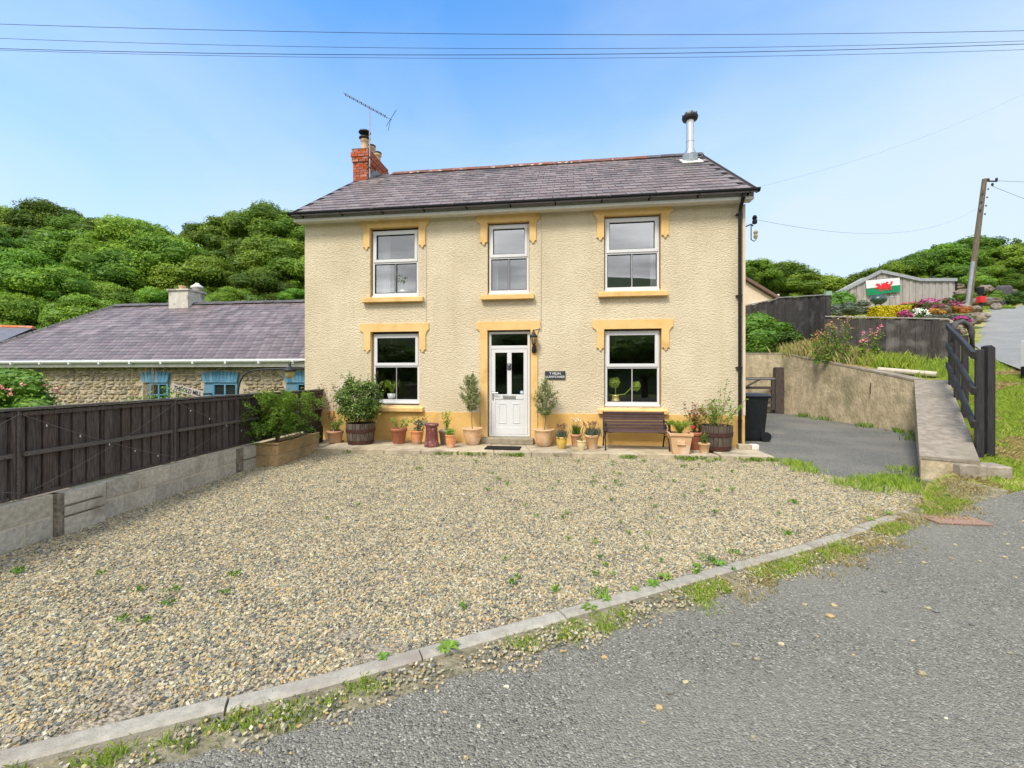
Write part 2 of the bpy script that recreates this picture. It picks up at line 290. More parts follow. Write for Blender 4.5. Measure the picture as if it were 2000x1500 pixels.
M['terra3'] = mat('buff_terracotta', (.60, .36, .18), (.68, .46, .28), rough=.8, scale=7, c3=(.70, .55, .42), patch=4, streak=None)
M['pink'] = mat('pink_terracotta', (.55, .30, .18), (.62, .38, .25), rough=.85, scale=6, c3=(.5, .36, .22), patch=3)
M['yel'] = mat('yellow_glaze', (.62, .42, .07), (.50, .36, .10), rough=.35, scale=5, spec=.5)
M['creampot'] = mat('cream_pot', (.62, .50, .25), (.68, .56, .33), rough=.6, scale=6)
M['greypot'] = mat('mossy_pot', (.30, .24, .14), (.42, .34, .22), rough=.85, scale=6)
M['maroon'] = mat('maroon_stoneware', (.12, .03, .03), (.19, .06, .055), rough=.4, scale=16, c3=(.30, .16, .14), patch=14, spec=.5)
M['oak'] = mat('weathered_oak_staves', (.06, .045, .035), (.17, .14, .11), rough=.8, scale=8, streak=(6, 6, .6), rand=.25)
M['hoop'] = mat('rusty_hoop', (.05, .022, .018), (.09, .04, .03), rough=.7, scale=14)
M['benchwood'] = mat('purple_brown_slat', (.06, .034, .034), (.11, .068, .065), rough=.6, scale=6, streak=(.6, 8, 8), rand=.15)
M['retain'] = mat('old_cement_render', (.36, .295, .19), (.60, .50, .34), rough=.95, scale=6, c3=(.30, .26, .16), patch=1.6, bump=.8, bscale=22, dist=.03, streak=(1, 1, .5), detail=9)
M['cope'] = mat('concrete_coping', (.23, .195, .155), (.37, .32, .255), rough=.95, scale=9, c3=(.22, .19, .14), patch=1.5, bump=.5, bscale=40, dist=.015)
M['creamwall'] = mat('annexe_render', (.64, .52, .38), (.70, .58, .44), rough=.9)
M['blue'] = mat('blue_paint', (.08, .21, .32), (.11, .26, .38), rough=.6, scale=9, rand=.15)
M['stone'] = mat('rubble_stone', (.17, .14, .09), (.50, .42, .29), rough=.95, scale=5, c3=(.55, .46, .34), patch=2.6, rand=.28, bump=.6, bscale=22, dist=.015)
M['stonemortar'] = mat('lime_mortar', (.40, .34, .24), (.54, .46, .34), rough=.95, scale=8, bump=.5, bscale=30)
M['rock'] = mat('garden_rock', (.13, .105, .08), (.30, .245, .19), rough=.95, scale=4, rand=.25, bump=.6, bscale=10)
M['bark'] = mat('bark', (.07, .05, .035), (.14, .11, .08), rough=.95, scale=20, streak=(1, 1, .3))
M['olivebark'] = mat('olive_bark', (.22, .16, .10), (.30, .24, .17), rough=.9, scale=20)
M['pole'] = mat('pole_timber', (.09, .07, .045), (.19, .155, .11), rough=.9, scale=8, streak=(5, 5, .3))
M['stem'] = mat('stem', (.16, .10, .06), (.22, .16, .08), rough=.8)
M['cable'] = mat('cable_sheath', (.01, .01, .012), (.02, .02, .022), rough=.6)
M['palecable'] = mat('pale_cable', (.5, .45, .36), (.55, .5, .4), rough=.6)
M['red'] = mat('red_enamel', (.55, .02, .03), (.6, .03, .04), rough=.4)
M['flagwhite'] = mat('flag_white', (.72, .72, .74), (.78, .78, .8), rough=.8)
M['flaggreen'] = mat('flag_green', (.01, .20, .09), (.012, .24, .11), rough=.8)
M['flagred'] = mat('flag_red', (.62, .02, .03), (.68, .03, .04), rough=.8)
M['letter'] = mat('white_lettering', (.75, .75, .75), rough=.6)
M['slateplaque'] = mat('slate_plaque', (.03, .033, .04), (.05, .053, .06), rough=.5, scale=12)
M['amber'] = mat('amber_glass', (.42, .33, .12), (.5, .4, .16), rough=.3)
M['brass'] = mat('gold_glaze', (.62, .46, .14), (.75, .62, .3), rough=.3, metal=.5)
M['blacktext'] = mat('black_brush_paint', (.01, .01, .012), rough=.6)
M['signboard'] = mat('pale_signboard', (.38, .34, .32), (.46, .41, .39), rough=.8)
M['g_tree'] = leafmat('woodland_leaf', (.075, .16, .016), (.31, .46, .045), tr=.3)
M['g_tree2'] = leafmat('bright_leaf', (.09, .21, .018), (.34, .54, .05), tr=.3)
M['g_dark'] = leafmat('dark_leaf', (.055, .12, .016), (.24, .37, .045), tr=.35)
M['g_hedge'] = leafmat('hedge_leaf', (.03, .08, .012), (.17, .29, .045), tr=.25)
M['g_grass'] = leafmat('grass_blade', (.16, .29, .03), (.50, .62, .10), tr=.3, rnd_=.02)
M['g_dry'] = leafmat('dry_grass', (.28, .24, .08), (.62, .50, .26), tr=.2, rnd_=.02)
M['g_weed'] = leafmat('weed_leaf', (.06, .17, .02), (.26, .42, .05), tr=.25, rnd_=.05)
M['g_olive'] = leafmat('olive_leaf', (.08, .12, .03), (.40, .44, .18), tr=.2)
M['g_camellia'] = leafmat('glossy_leaf', (.025, .065, .018), (.27, .38, .07), rough=.3, tr=.15)
M['g_acer'] = leafmat('feathery_leaf', (.03, .10, .012), (.30, .42, .04), tr=.3)
M['g_red'] = leafmat('reddish_leaf', (.10, .09, .02), (.40, .12, .07), tr=.3)
M['g_blue'] = leafmat('bluegrey_leaf', (.07, .12, .07), (.26, .26, .20), tr=.2)
M['g_fern'] = leafmat('lime_frond', (.12, .24, .02), (.40, .56, .07), tr=.35)
M['g_yellow'] = leafmat('golden_leaf', (.42, .38, .01), (.85, .76, .03), tr=.3)
M['f_red'] = leafmat('red_petal', (.6, .02, .03), (.85, .10, .12), tr=.2)
M['f_mag'] = leafmat('magenta_petal', (.35, .02, .16), (.60, .10, .32), tr=.2)
M['f_pink'] = leafmat('pink_petal', (.70, .18, .22), (.85, .40, .40), tr=.2)
M['f_white'] = leafmat('white_petal', (.8, .8, .72), (.9, .9, .85), tr=.2)
M['f_orange'] = leafmat('orange_foliage', (.45, .20, .05), (.60, .35, .12), tr=.2)
M['f_straw'] = leafmat('straw_seedhead', (.42, .26, .10), (.60, .40, .18), tr=.2)
M['f_purple'] = leafmat('lavender_head', (.10, .03, .05), (.20, .08, .12), tr=.1)

# ------------------------------------------------------------------ ground pieces
def gz(x, y):                                 # yard level: flat by the house, falling a little to the road
    return -0.085*min(1, max(0, (-y-1)/6.0))
def tri_fill(poly, step, zf, extra=None):
    """grid-filled polygon -> (verts, faces)"""
    from mathutils.geometry import delaunay_2d_cdt
    xs = [p[0] for p in poly]; ys = [p[1] for p in poly]
    pts = [Vector((x, y)) for x, y in poly]; n = len(pts)
    def inside(x, y):
        c = False; j = n-1
        for i in range(n):
            xi, yi, xj, yj = poly[i][0], poly[i][1], poly[j][0], poly[j][1]
            if (yi > y) != (yj > y) and x < (xj-xi)*(y-yi)/(yj-yi)+xi: c = not c
            j = i
        return c
    x = min(xs)
    while x < max(xs):
        y = min(ys)
        while y < max(ys):
            if inside(x, y): pts.append(Vector((x+rnd.uniform(-.1, .1)*step, y+rnd.uniform(-.1, .1)*step)))
            y += step
        x += step
    v, e, f, *_ = delaunay_2d_cdt(pts, [], [list(range(n))], 1, 1e-4)
    vs = [(p.x, p.y, zf(p.x, p.y)) for p in v]
    fs = []
    for q in f:
        a, b, c = (v[i] for i in q[:3])
        fs.append(tuple(q) if (b-a).cross(c-a) > 0 else tuple(q[::-1]))
    return vs, fs
# heights of the rising ground on the right, from surveyed points
CP = [(4.6, -4.75, -.09), (6.0, -3.9, -.06), (7.4, -3.1, .02), (9.2, -2.6, .35), (10.4, -1.4, .9), (9, -5, .0), (12, -4, .5), (14, -1, 1.5), (6.3, -2.9, .1), (6.99, -2.59, .30), (8.0, -1.1, .62), (8.81, -.23, .87), (9.9, 1.43, 1.22), (10.42, 2.41, 1.42),
      (9.85, 2.5, 1.38), (9.1, 4.4, 1.85), (8.6, 6.35, 2.22), (7.5, 7.1, 2.3), (5.5, 7.6, 2.3), (9.33, 5.39, 2.25), (11.66, 4.0, 1.93), (10.5, 4.7, 2.05), (9.6, 5.95, 2.5), (9.2, 8.4, 2.9), (9.1, 11.4, 3.2), (12.18, 3.25, 1.98), (11.2, 1.0, 1.48),
      (14, 6, 2.45), (16.75, 9.41, 3.2), (21, 14.5, 4.4), (25.9, 19.7, 5.4), (30, 23.5, 6.1), (35, 22, 6.3), (18, 3, 2.6), (24, 10, 4.1), (30, 16, 5.4), (20.9, 15.2, 4.9), (16, 17, 5.3), (19, 18, 5.5), (23, 18.5, 5.5), (13, 9, 3.6), (12, 13, 4.2), (16, 12.5, 4.4),
      (10, 18, 4.5), (16, 26, 6.0), (24, 24, 6.4), (25, 40, 9.5), (30, 34, 8.0), (38, 36, 9.5), (36, 28, 8.0), (44, 30, 8.5), (48, 22, 7.5), (12, 30, 6.0), (10, 45, 7.0), (60, 40, 12), (60, 15, 8), (50, 55, 14), (30, 60, 13), (10, 60, 9), (50, 0, 6), (30, 0, 4), (20, -8, 1.5), (40, -10, 3)]
cpa = np.array(CP); dm = np.linalg.norm(cpa[:, None, :2]-cpa[None, :, :2], axis=2)
rw = np.linalg.solve(np.block([[-dm, np.ones((len(CP), 1))], [np.ones((1, len(CP))), np.zeros((1, 1))]]), np.append(cpa[:, 2], 0))
def hz(x, y):
    d = np.hypot(cpa[:, 0]-x, cpa[:, 1]-y); return float(-(d*rw[:-1]).sum()+rw[-1])

M['ground'] = mat('rough_ground', (.05, .09, .02), (.12, .16, .04), rough=1, scale=.8, bump=.5, bscale=4)
M['gravelbase'] = mat('gravel_bed', (.10, .085, .06), (.50, .42, .30), rough=.95, scale=42, c3=(.40, .35, .27), patch=1.3, bump=1, bscale=55, dist=.03, detail=3, ramp=(.38, .6))
def asphalt(name, base, light, dark, wear):
    m = bpy.data.materials.new(name); m.use_nodes = True; t = m.node_tree; P = t.nodes['Principled BSDF']; P.inputs['Roughness'].default_value = .85; P.inputs['Specular IOR Level'].default_value = .25
    co = N(t, 'ShaderNodeTexCoord').outputs['Object']
    v = N(t, 'ShaderNodeTexVoronoi'); v.inputs['Scale'].default_value = 100; t.links.new(co, v.inputs['Vector'])
    sp = N(t, 'ShaderNodeSeparateColor'); t.links.new(v.outputs['Color'], sp.inputs[0])
    r = N(t, 'ShaderNodeValToRGB'); e = r.color_ramp.elements; e[0].position = 0; e[0].color = (*dark, 1); e[1].position = 1; e[1].color = (*light, 1)
    q = e.new(.25); q.color = (*base, 1); q = e.new(.86); q.color = tuple(c*1.12 for c in base)+(1,); t.links.new(sp.outputs[0], r.inputs[0])
    n = N(t, 'ShaderNodeTexNoise'); n.inputs['Scale'].default_value = 1.1; n.inputs['Detail'].default_value = 7; t.links.new(co, n.inputs['Vector'])
    r2 = N(t, 'ShaderNodeValToRGB'); r2.color_ramp.elements[0].position = .42; r2.color_ramp.elements[1].position = .62; t.links.new(n.outputs[0], r2.inputs[0])
    mx = N(t, 'ShaderNodeMix', data_type='RGBA'); t.links.new(mth(t, 'MULTIPLY', r2.outputs[0], .45), mx.inputs['Factor']); t.links.new(r.outputs[0], mx.inputs['A']); mx.inputs['B'].default_value = (*wear, 1)
    t.links.new(mx.outputs['Result'], P.inputs['Base Color'])
    n5 = N(t, 'ShaderNodeTexNoise'); n5.inputs['Scale'].default_value = 40; n5.inputs['Detail'].default_value = 4; t.links.new(co, n5.inputs['Vector'])
    h = mth(t, 'ADD', mth(t, 'MULTIPLY', v.outputs['Distance'], -1.0), mth(t, 'MULTIPLY', n5.outputs[0], 1.2))
    b = N(t, 'ShaderNodeBump'); b.inputs['Strength'].default_value = .9; b.inputs['Distance'].default_value = .012; t.links.new(h, b.inputs['Height']); t.links.new(b.outputs[0], P.inputs['Normal']); return m
M['asphalt'] = asphalt('worn_asphalt', (.205, .195, .16), (.46, .44, .37), (.075, .07, .058), (.27, .255, .21))
M['tarmac'] = asphalt('smooth_tarmac', (.16, .16, .148), (.44, .42, .37), (.07, .07, .065), (.28, .265, .225))
M['lane'] = asphalt('pale_lane', (.27, .27, .26), (.42, .42, .40), (.16, .16, .155), (.36, .35, .33))
M['bankgrass'] = mat('bank_turf', (.15, .19, .03), (.34, .34, .08), rough=1, scale=3, c3=(.42, .34, .17), patch=1.1, bump=.8, bscale=30, dist=.03)
M['dirt'] = mat('verge_dirt', (.12, .11, .06), (.32, .28, .19), rough=1, scale=14, bump=.8, bscale=50, dist=.02)

mb = MB(); mb.add([(-900, -900, -1.2), (900, -900, -1.2), (900, 900, -1.2), (-900, 900, -1.2)], [(0, 1, 2, 3)]); tag(mb.build('ground', M['ground']), kind='structure')
# kerb centre line
KL = [(-6.5, -11.2), (-4.5, -10.2), (-2.6, -9.15), (-1.55, -8.5), (-.75, -8.02), (-.04, -7.6), (.72, -7.1), (1.58, -6.55), (2.5, -5.95), (3.7, -5.17), (4.7, -4.45), (5.62, -3.78), (6.1, -3.35), (6.5, -2.95)]
def smooth(pts, n=8):
    o = []
    for i in range(len(pts)-1):
        p0 = Vector(pts[max(i-1, 0)]); p1 = Vector(pts[i]); p2 = Vector(pts[i+1]); p3 = Vector(pts[min(i+2, len(pts)-1)])
        for k in range(n):
            t = k/n; o.append(.5*((2*p1)+(p2-p0)*t+(2*p0-5*p1+4*p2-p3)*t*t+(3*p1-p0-3*p2+p3)*t**3))
    o.append(Vector(pts[-1])); return o
KS = smooth(KL)
def offs(pts, d):
    o = []
    for i, p in enumerate(pts):
        t = (pts[min(i+1, len(pts)-1)]-pts[max(i-1, 0)]).normalized(); o.append(p+Vector((t.y, -t.x))*d)
    return o
# gravel yard polygon
yard = [(-9, -11.5)]+[(p.x, p.y) for p in KS]+[(6.3, -2.62), (5.65, -2.58), (5.25, -2.0), (5.05, -1.0), (5.05, -.2), (-4.9, -.2), (-4.9, -3)]
yv, yf = tri_fill(yard, .5, lambda x, y: gz(x, y)-.02)
mb = MB(); mb.add(yv, yf); tag(mb.build('gravel_yard', M['gravelbase'], smooth=True), kind='structure')
# near road
R1 = offs(KS, .28); rj = random.Random(3)
redge = [(p.x+rj.uniform(-.02, .02), p.y+rj.uniform(-.02, .02)) for p in R1[:-14]]
roadp = [(-14, -14.6)]+redge+[(5.4, -4.25), (6.2, -3.75), (7.3, -3.2), (9.2, -2.75), (12, -3.2), (16, -9), (14, -16), (-14, -22)]
def rz(x, y):
    return gz(x, y)-.018 if x < 4 else gz(x, y)-.018+(hz(x, y)+.10-(gz(x, y)))*min(1, max(0, (x-4)/3))
rv, rf = tri_fill(roadp, .6, rz); mb = MB(); mb.add(rv, rf); tag(mb.build('road', M['asphalt'], smooth=True), kind='structure')
# dirt strip between kerb and asphalt
s0 = offs(KS, .03); s1 = offs(KS, .55); mb = MB(); n = len(s0)
mb.add([(p.x, p.y, rz(p.x, p.y)-.006) for p in s0]+[(p.x, p.y, rz(p.x, p.y)-.016) for p in s1], [(i, i+n, i+n+1, i+1) for i in range(n-1)])
tag(mb.build('verge_strip', M['dirt']), kind='structure')
# grass bank
bank = [(5.2, -4.45), (6.2, -3.85), (7.3, -3.3), (9.2, -2.85), (10.6, -1.6), (11.4, .5), (13, 2.6), (40, 22), (75, 22), (75, 75), (-2, 75), (-2, 12), (5.2, 7.3), (7.5, 7.0), (8.5, 6.4), (9.85, 2.5), (10.0, 2.1), (6.85, -2.7), (6.2, -3.0), (5.75, -3.55)]
def hb(x, y): return hz(x, y)+.02*math.sin(x*3.1)*math.cos(y*2.7)
bv, bf = tri_fill(bank, .8, hb); mb = MB(); mb.add(bv, bf); tag(mb.build('grass_bank', M['bankgrass'], smooth=True), kind='structure')
# upper lane
lane = [(9.2, -2.7), (10.3, -1.45), (11.25, .95), (12.25, 3.3), (14.1, 6.1), (16.9, 9.4), (21.1, 14.3), (26, 19.6), (30, 23.2), (34, 24.8), (37, 22), (30, 15.5), (24, 9.5), (18.5, 3.2), (16, -1.5), (14.5, -6), (11, -4.2)]
lv, lf = tri_fill(lane, .5, lambda x, y: hb(x, y)+.035); mb = MB(); mb.add(lv, lf); tag(mb.build('lane', M['lane'], smooth=True), kind='structure')
# driveway
def dz(x, y): return .0+.3*min(1, max(0, (y+1)/7.5)) - (.06 if y < -1.6 else 0)
drv = [(4.95, -.25), (5.05, -1.05), (5.2, -1.98), (5.62, -2.56), (6.3, -2.62), (6.5, -2.6), (9.9, 2.3), (8.65, 6.5), (7.6, 7.2), (4.8, 7.2), (4.8, -.2)]
dv, df = tri_fill(drv, .6, dz); mb = MB(); mb.add(dv, df); tag(mb.build('driveway', M['tarmac'], smooth=True), kind='structure')
mb = MB(); mb.add([(4.5, 7.1, .28), (9, 7.1, .28), (9, 13, .4), (4.5, 13, .4)], [(0, 1, 2, 3)]); tag(mb.build('rear_yard', M['tarmac']), kind='structure')
# kerb stones, each its own
kerbroot = thing('kerb', 'curving row of grey concrete edging stones between gravel and road', 'kerb')
seg = []; acc = 0; cur = [KS[0]]
for a, b in zip(KS[:-1], KS[1:]):
    cur.append(b); acc += (b-a).length
    if acc > .9: seg.append(cur); cur = [b]; acc = 0
if len(cur) > 1: seg.append(cur)
for q, sgm in enumerate(seg):
    L = offs(sgm, -.055); Rr = offs(sgm, .055); n = len(sgm); lift = rnd.uniform(-.006, .008)
    d0 = (sgm[1]-sgm[0]).normalized()*.005; d1 = (sgm[-1]-sgm[-2]).normalized()*.005
    L[0] += d0; Rr[0] += d0; L[-1] -= d1; Rr[-1] -= d1; vs = []
    for i in range(n):
        z = gz(sgm[i].x, sgm[i].y)+.008+lift-(.03 if sgm[i].x > 5.3 else 0)
        vs += [(L[i].x, L[i].y, z-.2), (L[i].x, L[i].y, z-.008), (L[i].x*.85+Rr[i].x*.15, L[i].y*.85+Rr[i].y*.15, z), (L[i].x*.15+Rr[i].x*.85, L[i].y*.15+Rr[i].y*.85, z), (Rr[i].x, Rr[i].y, z-.012), (Rr[i].x, Rr[i].y, z-.2)]
    fs = [(i*6+k, (i+1)*6+k, (i+1)*6+k+1, i*6+k+1) for i in range(n-1) for k in range(5)]+[tuple(range(6))[::-1], tuple((n-1)*6+k for k in range(6))]
    MB().add(vs, fs).build('kerb_stone', M['kerb'], kerbroot, recalc=True)

# gravel: patches of loose stones scattered by geometry nodes
M['stones'] = tintmat('gravel_stone', [(0, (.085, .095, .09)), (.2, (.19, .19, .165)), (.4, (.34, .295, .18)), (.6, (.47, .41, .25)), (.8, (.46, .31, .13)), (.9, (.60, .56, .42)), (1, (.28, .26, .21))], rough=.85)
def stone_patch(n, rad, smin, smax, seed, nid):
    q = random.Random(seed); mb = MB()
    cube = [(-1, -1, -1), (1, -1, -1), (1, 1, -1), (-1, 1, -1), (-1, -1, 1), (1, -1, 1), (1, 1, 1), (-1, 1, 1)]
    F = [(0, 3, 2, 1), (4, 5, 6, 7), (0, 1, 5, 4), (1, 2, 6, 5), (2, 3, 7, 6), (3, 0, 4, 7)]
    for k in range(n):
        a = q.uniform(0, 2*math.pi); r = rad*math.sqrt(q.random()); s = q.uniform(smin, smax)
        Mx = Matrix.Translation((r*math.cos(a), r*math.sin(a), s*.25)) @ Matrix.Rotation(q.uniform(0, 6.28), 4, 'Z') @ Matrix.Rotation(q.uniform(-.6, .6), 4, 'X') @ Matrix.Rotation(q.uniform(-.6, .6), 4, 'Y') @ Matrix.Diagonal((s*q.uniform(.6, 1.0)*.5, s*q.uniform(.45, .75)*.5, s*q.uniform(.28, .5)*.5, 1))
        mb.add([Mx @ Vector([c*q.uniform(.55, 1.05) for c in v]) for v in cube], F, tint=q.random()**1.0)
    return mb
def scatter(name, surf_v, surf_f, patches, mats, density, seed, smin, smax, kind='stuff', wts=None, realize=False):
    """one object: mesh = surface + patch geometry marked by attribute 'pid'; nodes scatter the patches over the surface"""
    big = MB(); big.add(surf_v, surf_f, 0); pid = [0]*len(surf_v)
    for i, p in enumerate(patches):
        b = len(big.v); big.v += [tuple(v) for v in p.v]; big.f += [tuple(b+j for j in f) for f in p.f]; big.t += p.t; big.mi += [0]*len(p.f); pid += [i+1]*len(p.v)
    o = big.build(name, mats); a = o.data.attributes.new('pid', 'INT', 'POINT'); a.data.foreach_set('value', np.array(pid, dtype=np.int32))
    g = bpy.data.node_groups.new(name+'_scatter', 'GeometryNodeTree'); g.interface.new_socket('Geometry', in_out='INPUT', socket_type='NodeSocketGeometry'); g.interface.new_socket('Geometry', in_out='OUTPUT', socket_type='NodeSocketGeometry')
    gi = N(g, 'NodeGroupInput'); go = N(g, 'NodeGroupOutput'); L = g.links.new
    na = N(g, 'GeometryNodeInputNamedAttribute', data_type='INT'); na.inputs[0].default_value = 'pid'
    def sepn(k):
        c = N(g, 'FunctionNodeCompare', data_type='INT', operation='EQUAL'); L(na.outputs['Attribute'], c.inputs[2]); c.inputs[3].default_value = k
        s = N(g, 'GeometryNodeSeparateGeometry', domain='POINT'); L(gi.outputs[0], s.inputs[0]); L(c.outputs[0], s.inputs[1]); return s.outputs[0]
    base = sepn(0); join = N(g, 'GeometryNodeJoinGeometry')
    for i in range(len(patches)):
        dp = N(g, 'GeometryNodeDistributePointsOnFaces'); L(base, dp.inputs['Mesh']); dp.inputs['Density'].default_value = density/len(patches); dp.inputs['Seed'].default_value = seed+i
        rr = N(g, 'FunctionNodeRandomValue', data_type='FLOAT_VECTOR'); rr.inputs[0].default_value = (0, 0, 0); rr.inputs[1].default_value = (0, 0, 6.283)
        rs = N(g, 'FunctionNodeRandomValue', data_type='FLOAT'); rs.inputs[2].default_value = smin; rs.inputs[3].default_value = smax
        ip = N(g, 'GeometryNodeInstanceOnPoints'); L(dp.outputs[0], ip.inputs[0]); L(sepn(i+1), ip.inputs['Instance']); L(rr.outputs[0], ip.inputs['Rotation']); L(rs.outputs[1], ip.inputs['Scale'])
        L(ip.outputs[0], join.inputs[0])
    L(join.outputs[0], go.inputs[0])
    md = o.modifiers.new('scatter', 'NODES'); md.node_group = g; tag(o, kind=kind); return o
near = [(-4.2, -11.5)]+[(p.x, p.y) for p in offs(KS, -.10)[8:]]+[(6.3, -2.7), (5.65, -2.68), (5.25, -2.1), (5.05, -1.15), (0, -1.30), (-4.3, -1.45), (-4.12, -3.5), (-3.86, -6.5), (-3.6, -9)]
nv, nf = tri_fill(near, .4, lambda x, y: gz(x, y)-.022)
pats = [stone_patch(125, .17, .012, .031, 50+i, i) for i in range(6)]
scatter('gravel', nv, nf, pats, M['stones'], 62, 1, .8, 1.15)
# stones spilled along the strip and over the road edge
mb2 = MB(); a0 = offs(KS, .09); a1 = offs(KS, .30); n = 64
mb2.add([(p.x, p.y, rz(p.x, p.y)) for p in a0[16:16+n]]+[(p.x, p.y, rz(p.x, p.y)) for p in a1[16:16+n]], [(i, i+n, i+n+1, i+1) for i in range(n-1)])
scatter('spilled_gravel', mb2.v, mb2.f, [stone_patch(26, .12, .010, .030, 80+i, i) for i in range(3)], M['stones'], 75, 5, .7, 1.1)
mb = MB(); q = random.Random(12)
for k in range(95):
    t = q.randrange(20, len(KS)-14); d = .42+abs(q.gauss(0, .9)); p = offs(KS, d)[t]; s = q.uniform(.008, .026)
    mb.blob((p.x, p.y, rz(p.x, p.y)+s*.3), (s, s*q.uniform(.5, .9), s*.5), 6, 4, .3, tint=q.random(), seed=k)
tag(mb.build('loose_stones', M['stones']), kind='stuff')
# red utility patch in the road
p = onZ(1900, 1018, -.03); mb = MB(); mb.box(p.x-.42, p.x+.1, p.y-.12, p.y+.14, rz(p.x, p.y)+.0, rz(p.x, p.y)+.012); 
o = mb.build('iron_cover', mat('rusty_cover', (.30, .17, .13), (.36, .24, .19), rough=.9, scale=30, bump=.5, bscale=90)); tag(o, 'reddish square service cover set in the asphalt beside the grass verge', 'service cover')

# ------------------------------------------------------------------ house
house = thing('house', 'cream roughcast two storey house with ochre window surrounds and slate roof', 'house', (0, 0, 0))
HX0, HX1, HD, HZ = -5.01, 4.90, 7.0, 5.30
OPEN = [(-3.36, -2.17, 3.40, 5.02), (-.56, .39, 3.40, 5.02), (2.03, 3.23, 3.40, 5.05), (-3.34, -2.16, .88, 2.59), (-.56, .42, .06, 2.59), (2.03, 3.24, .88, 2.58)]
xs = sorted({HX0, HX1}|{o[0] for o in OPEN}|{o[1] for o in OPEN}); zs = sorted({-.2, HZ}|{o[2] for o in OPEN}|{o[3] for o in OPEN})
mb = MB()
for i in range(len(xs)-1):
    for j in range(len(zs)-1):
        cx, cz = (xs[i]+xs[i+1])/2, (zs[j]+zs[j+1])/2
        if any(o[0] < cx < o[1] and o[2] < cz < o[3] for o in OPEN): continue
        mb.add([(xs[i], 0, zs[j]), (xs[i+1], 0, zs[j]), (xs[i+1], 0, zs[j+1]), (xs[i], 0, zs[j+1])], [(0, 1, 2, 3)])
GZ = 7.62
for X, s in ((HX0, -1), (HX1, 1)):
    pts = [(X, 0, -.2), (X, HD, -.2), (X, HD, HZ), (X, HD/2-.15, GZ), (X, 0, HZ)]; mb.add(pts, [(0, 1, 2, 3, 4) if s > 0 else (4, 3, 2, 1, 0)])
mb.add([(HX1, HD, -.2), (HX0, HD, -.2), (HX0, HD, HZ), (HX1, HD, HZ)], [(0, 1, 2, 3)])
mb.build('wall', M['render'], house)
mb = MB(); mb.box(HX0+.3, HX1-.3, .3, 3.4, .02, .04); mb.box(HX0+.3, HX1-.3, .3, 3.4, 2.75, 2.95); mb.box(HX0+.3, HX1-.3, 3.4, 3.5, 0, 5.2); mb.box(HX0+.3, HX1-.3, .3, 3.4, 5.2, 5.25)
for x in (-1.6, 1.4): mb.box(x-.05, x+.05, .31, 3.4, .04, 2.75); mb.box(x-.05, x+.05, .31, 3.4, 2.95, 5.2)
for x in (HX0+.25, HX1-.3): mb.box(x, x+.05, .3, 3.4, 0, 5.2)
mb.build('interior', M['room'], house)
# plinth, in runs between the door jambs
for a, b in ((HX0-.02, -.735), (.592, HX1+.02)):
    mb = MB(); mb.box(a, b, -.025, .0, -.15, .725); 
    if a < -4: mb.box(HX0-.025, HX0, 0.0, HD, -.15, .725)
    else: mb.box(HX1, HX1+.025, 0.0, HD, -.15, .725)
    mb.build('plinth', M['plinthpaint'], house)
# quoin strip at the right corner
mb = MB(); mb.box(HX1-.02, HX1+.03, -.03, .25, .73, 5.15); mb.build('corner_bead', M['creamwall'], house)
def surround(x0, x1, zt, top, ox0, ox1, leg, ztop, door=False):
    cx0, cx1 = x0, x1; lw = .155
    def leftside(xin, xo, s):                  # from shoulder down the outside and back up the inner edge
        xl = xin-s*lw; pts = [(xo, ztop), (xo, zt+.04), (xo+s*.03, zt+.02), (xl-s*.02, zt-.02), (xl, zt-.07)]
        if door: pts += [(xl, .06), (xin, .06)]
        else: pts += [(xl, leg+.06), (xl-s*.012, leg+.03), (xl+s*.03, leg+.03), (xl+s*.055, leg-.03), (xl+s*.085, leg-.03), (xl+s*.115, leg+.03), (xin-s*.004, leg+.03)]
        pts += [(xin, zt)]; return pts
    P = leftside(x0, ox0, 1)+list(reversed(leftside(x1, ox1, -1)))
    mb = MB(); mb.poly(P[::-1], -.03, .0); o = mb.build('window_surround' if not door else 'door_surround', M['orange'], house, recalc=True)
    mb = MB(); z0 = .06 if door else (3.40 if zt > 4 else .88)
    e = .125
    mb.add([(x0, 0, z0), (x0, e, z0), (x0, e, zt), (x0, 0, zt), (x1, 0, z0), (x1, e, z0), (x1, e, zt), (x1, 0, zt)], [(0, 1, 2, 3), (7, 6, 5, 4), (3, 2, 6, 7), (0, 4, 5, 1)])
    mb.build('reveal', M['orange'], o); return o
def sill(x0, x1, zb, zt_, slope):
    mb = MB(); vs = [(x0, -.11, zb), (x1, -.11, zb), (x1, .13, zb), (x0, .13, zb), (x0, -.11, zt_), (x1, -.11, zt_), (x1, .13, zt_+slope), (x0, .13, zt_+slope)]
    mb.add(vs, [(0, 3, 2, 1), (4, 5, 6, 7), (0, 1, 5, 4), (2, 3, 7, 6), (0, 4, 7, 3), (1, 2, 6, 5)]); mb.build('sill', M['orange'], house, bev=.006)
surround(*OPEN[0][:2], 5.02, 0, -3.57, -1.93, 4.55, 5.185); surround(*OPEN[1][:2], 5.02, 0, -.82, .62, 4.55, 5.185); surround(*OPEN[2][:2], 5.05, 0, 1.79, 3.46, 4.55, 5.185)
surround(*OPEN[3][:2], 2.59, 0, -3.61, -1.93, 2.14, 2.775); surround(*OPEN[4][:2], 2.59, 0, -.81, .63, 0, 2.78, door=True); surround(*OPEN[5][:2], 2.58, 0, 1.78, 3.48, 2.14, 2.775)
sill(-3.52, -2.05, 3.27, 3.37, .04); sill(-.70, .50, 3.27, 3.37, .04); sill(1.90, 3.36, 3.27, 3.37, .04); sill(-3.5, -2.05, .735, .82, .07); sill(1.90, 3.36, .735, .82, .07)
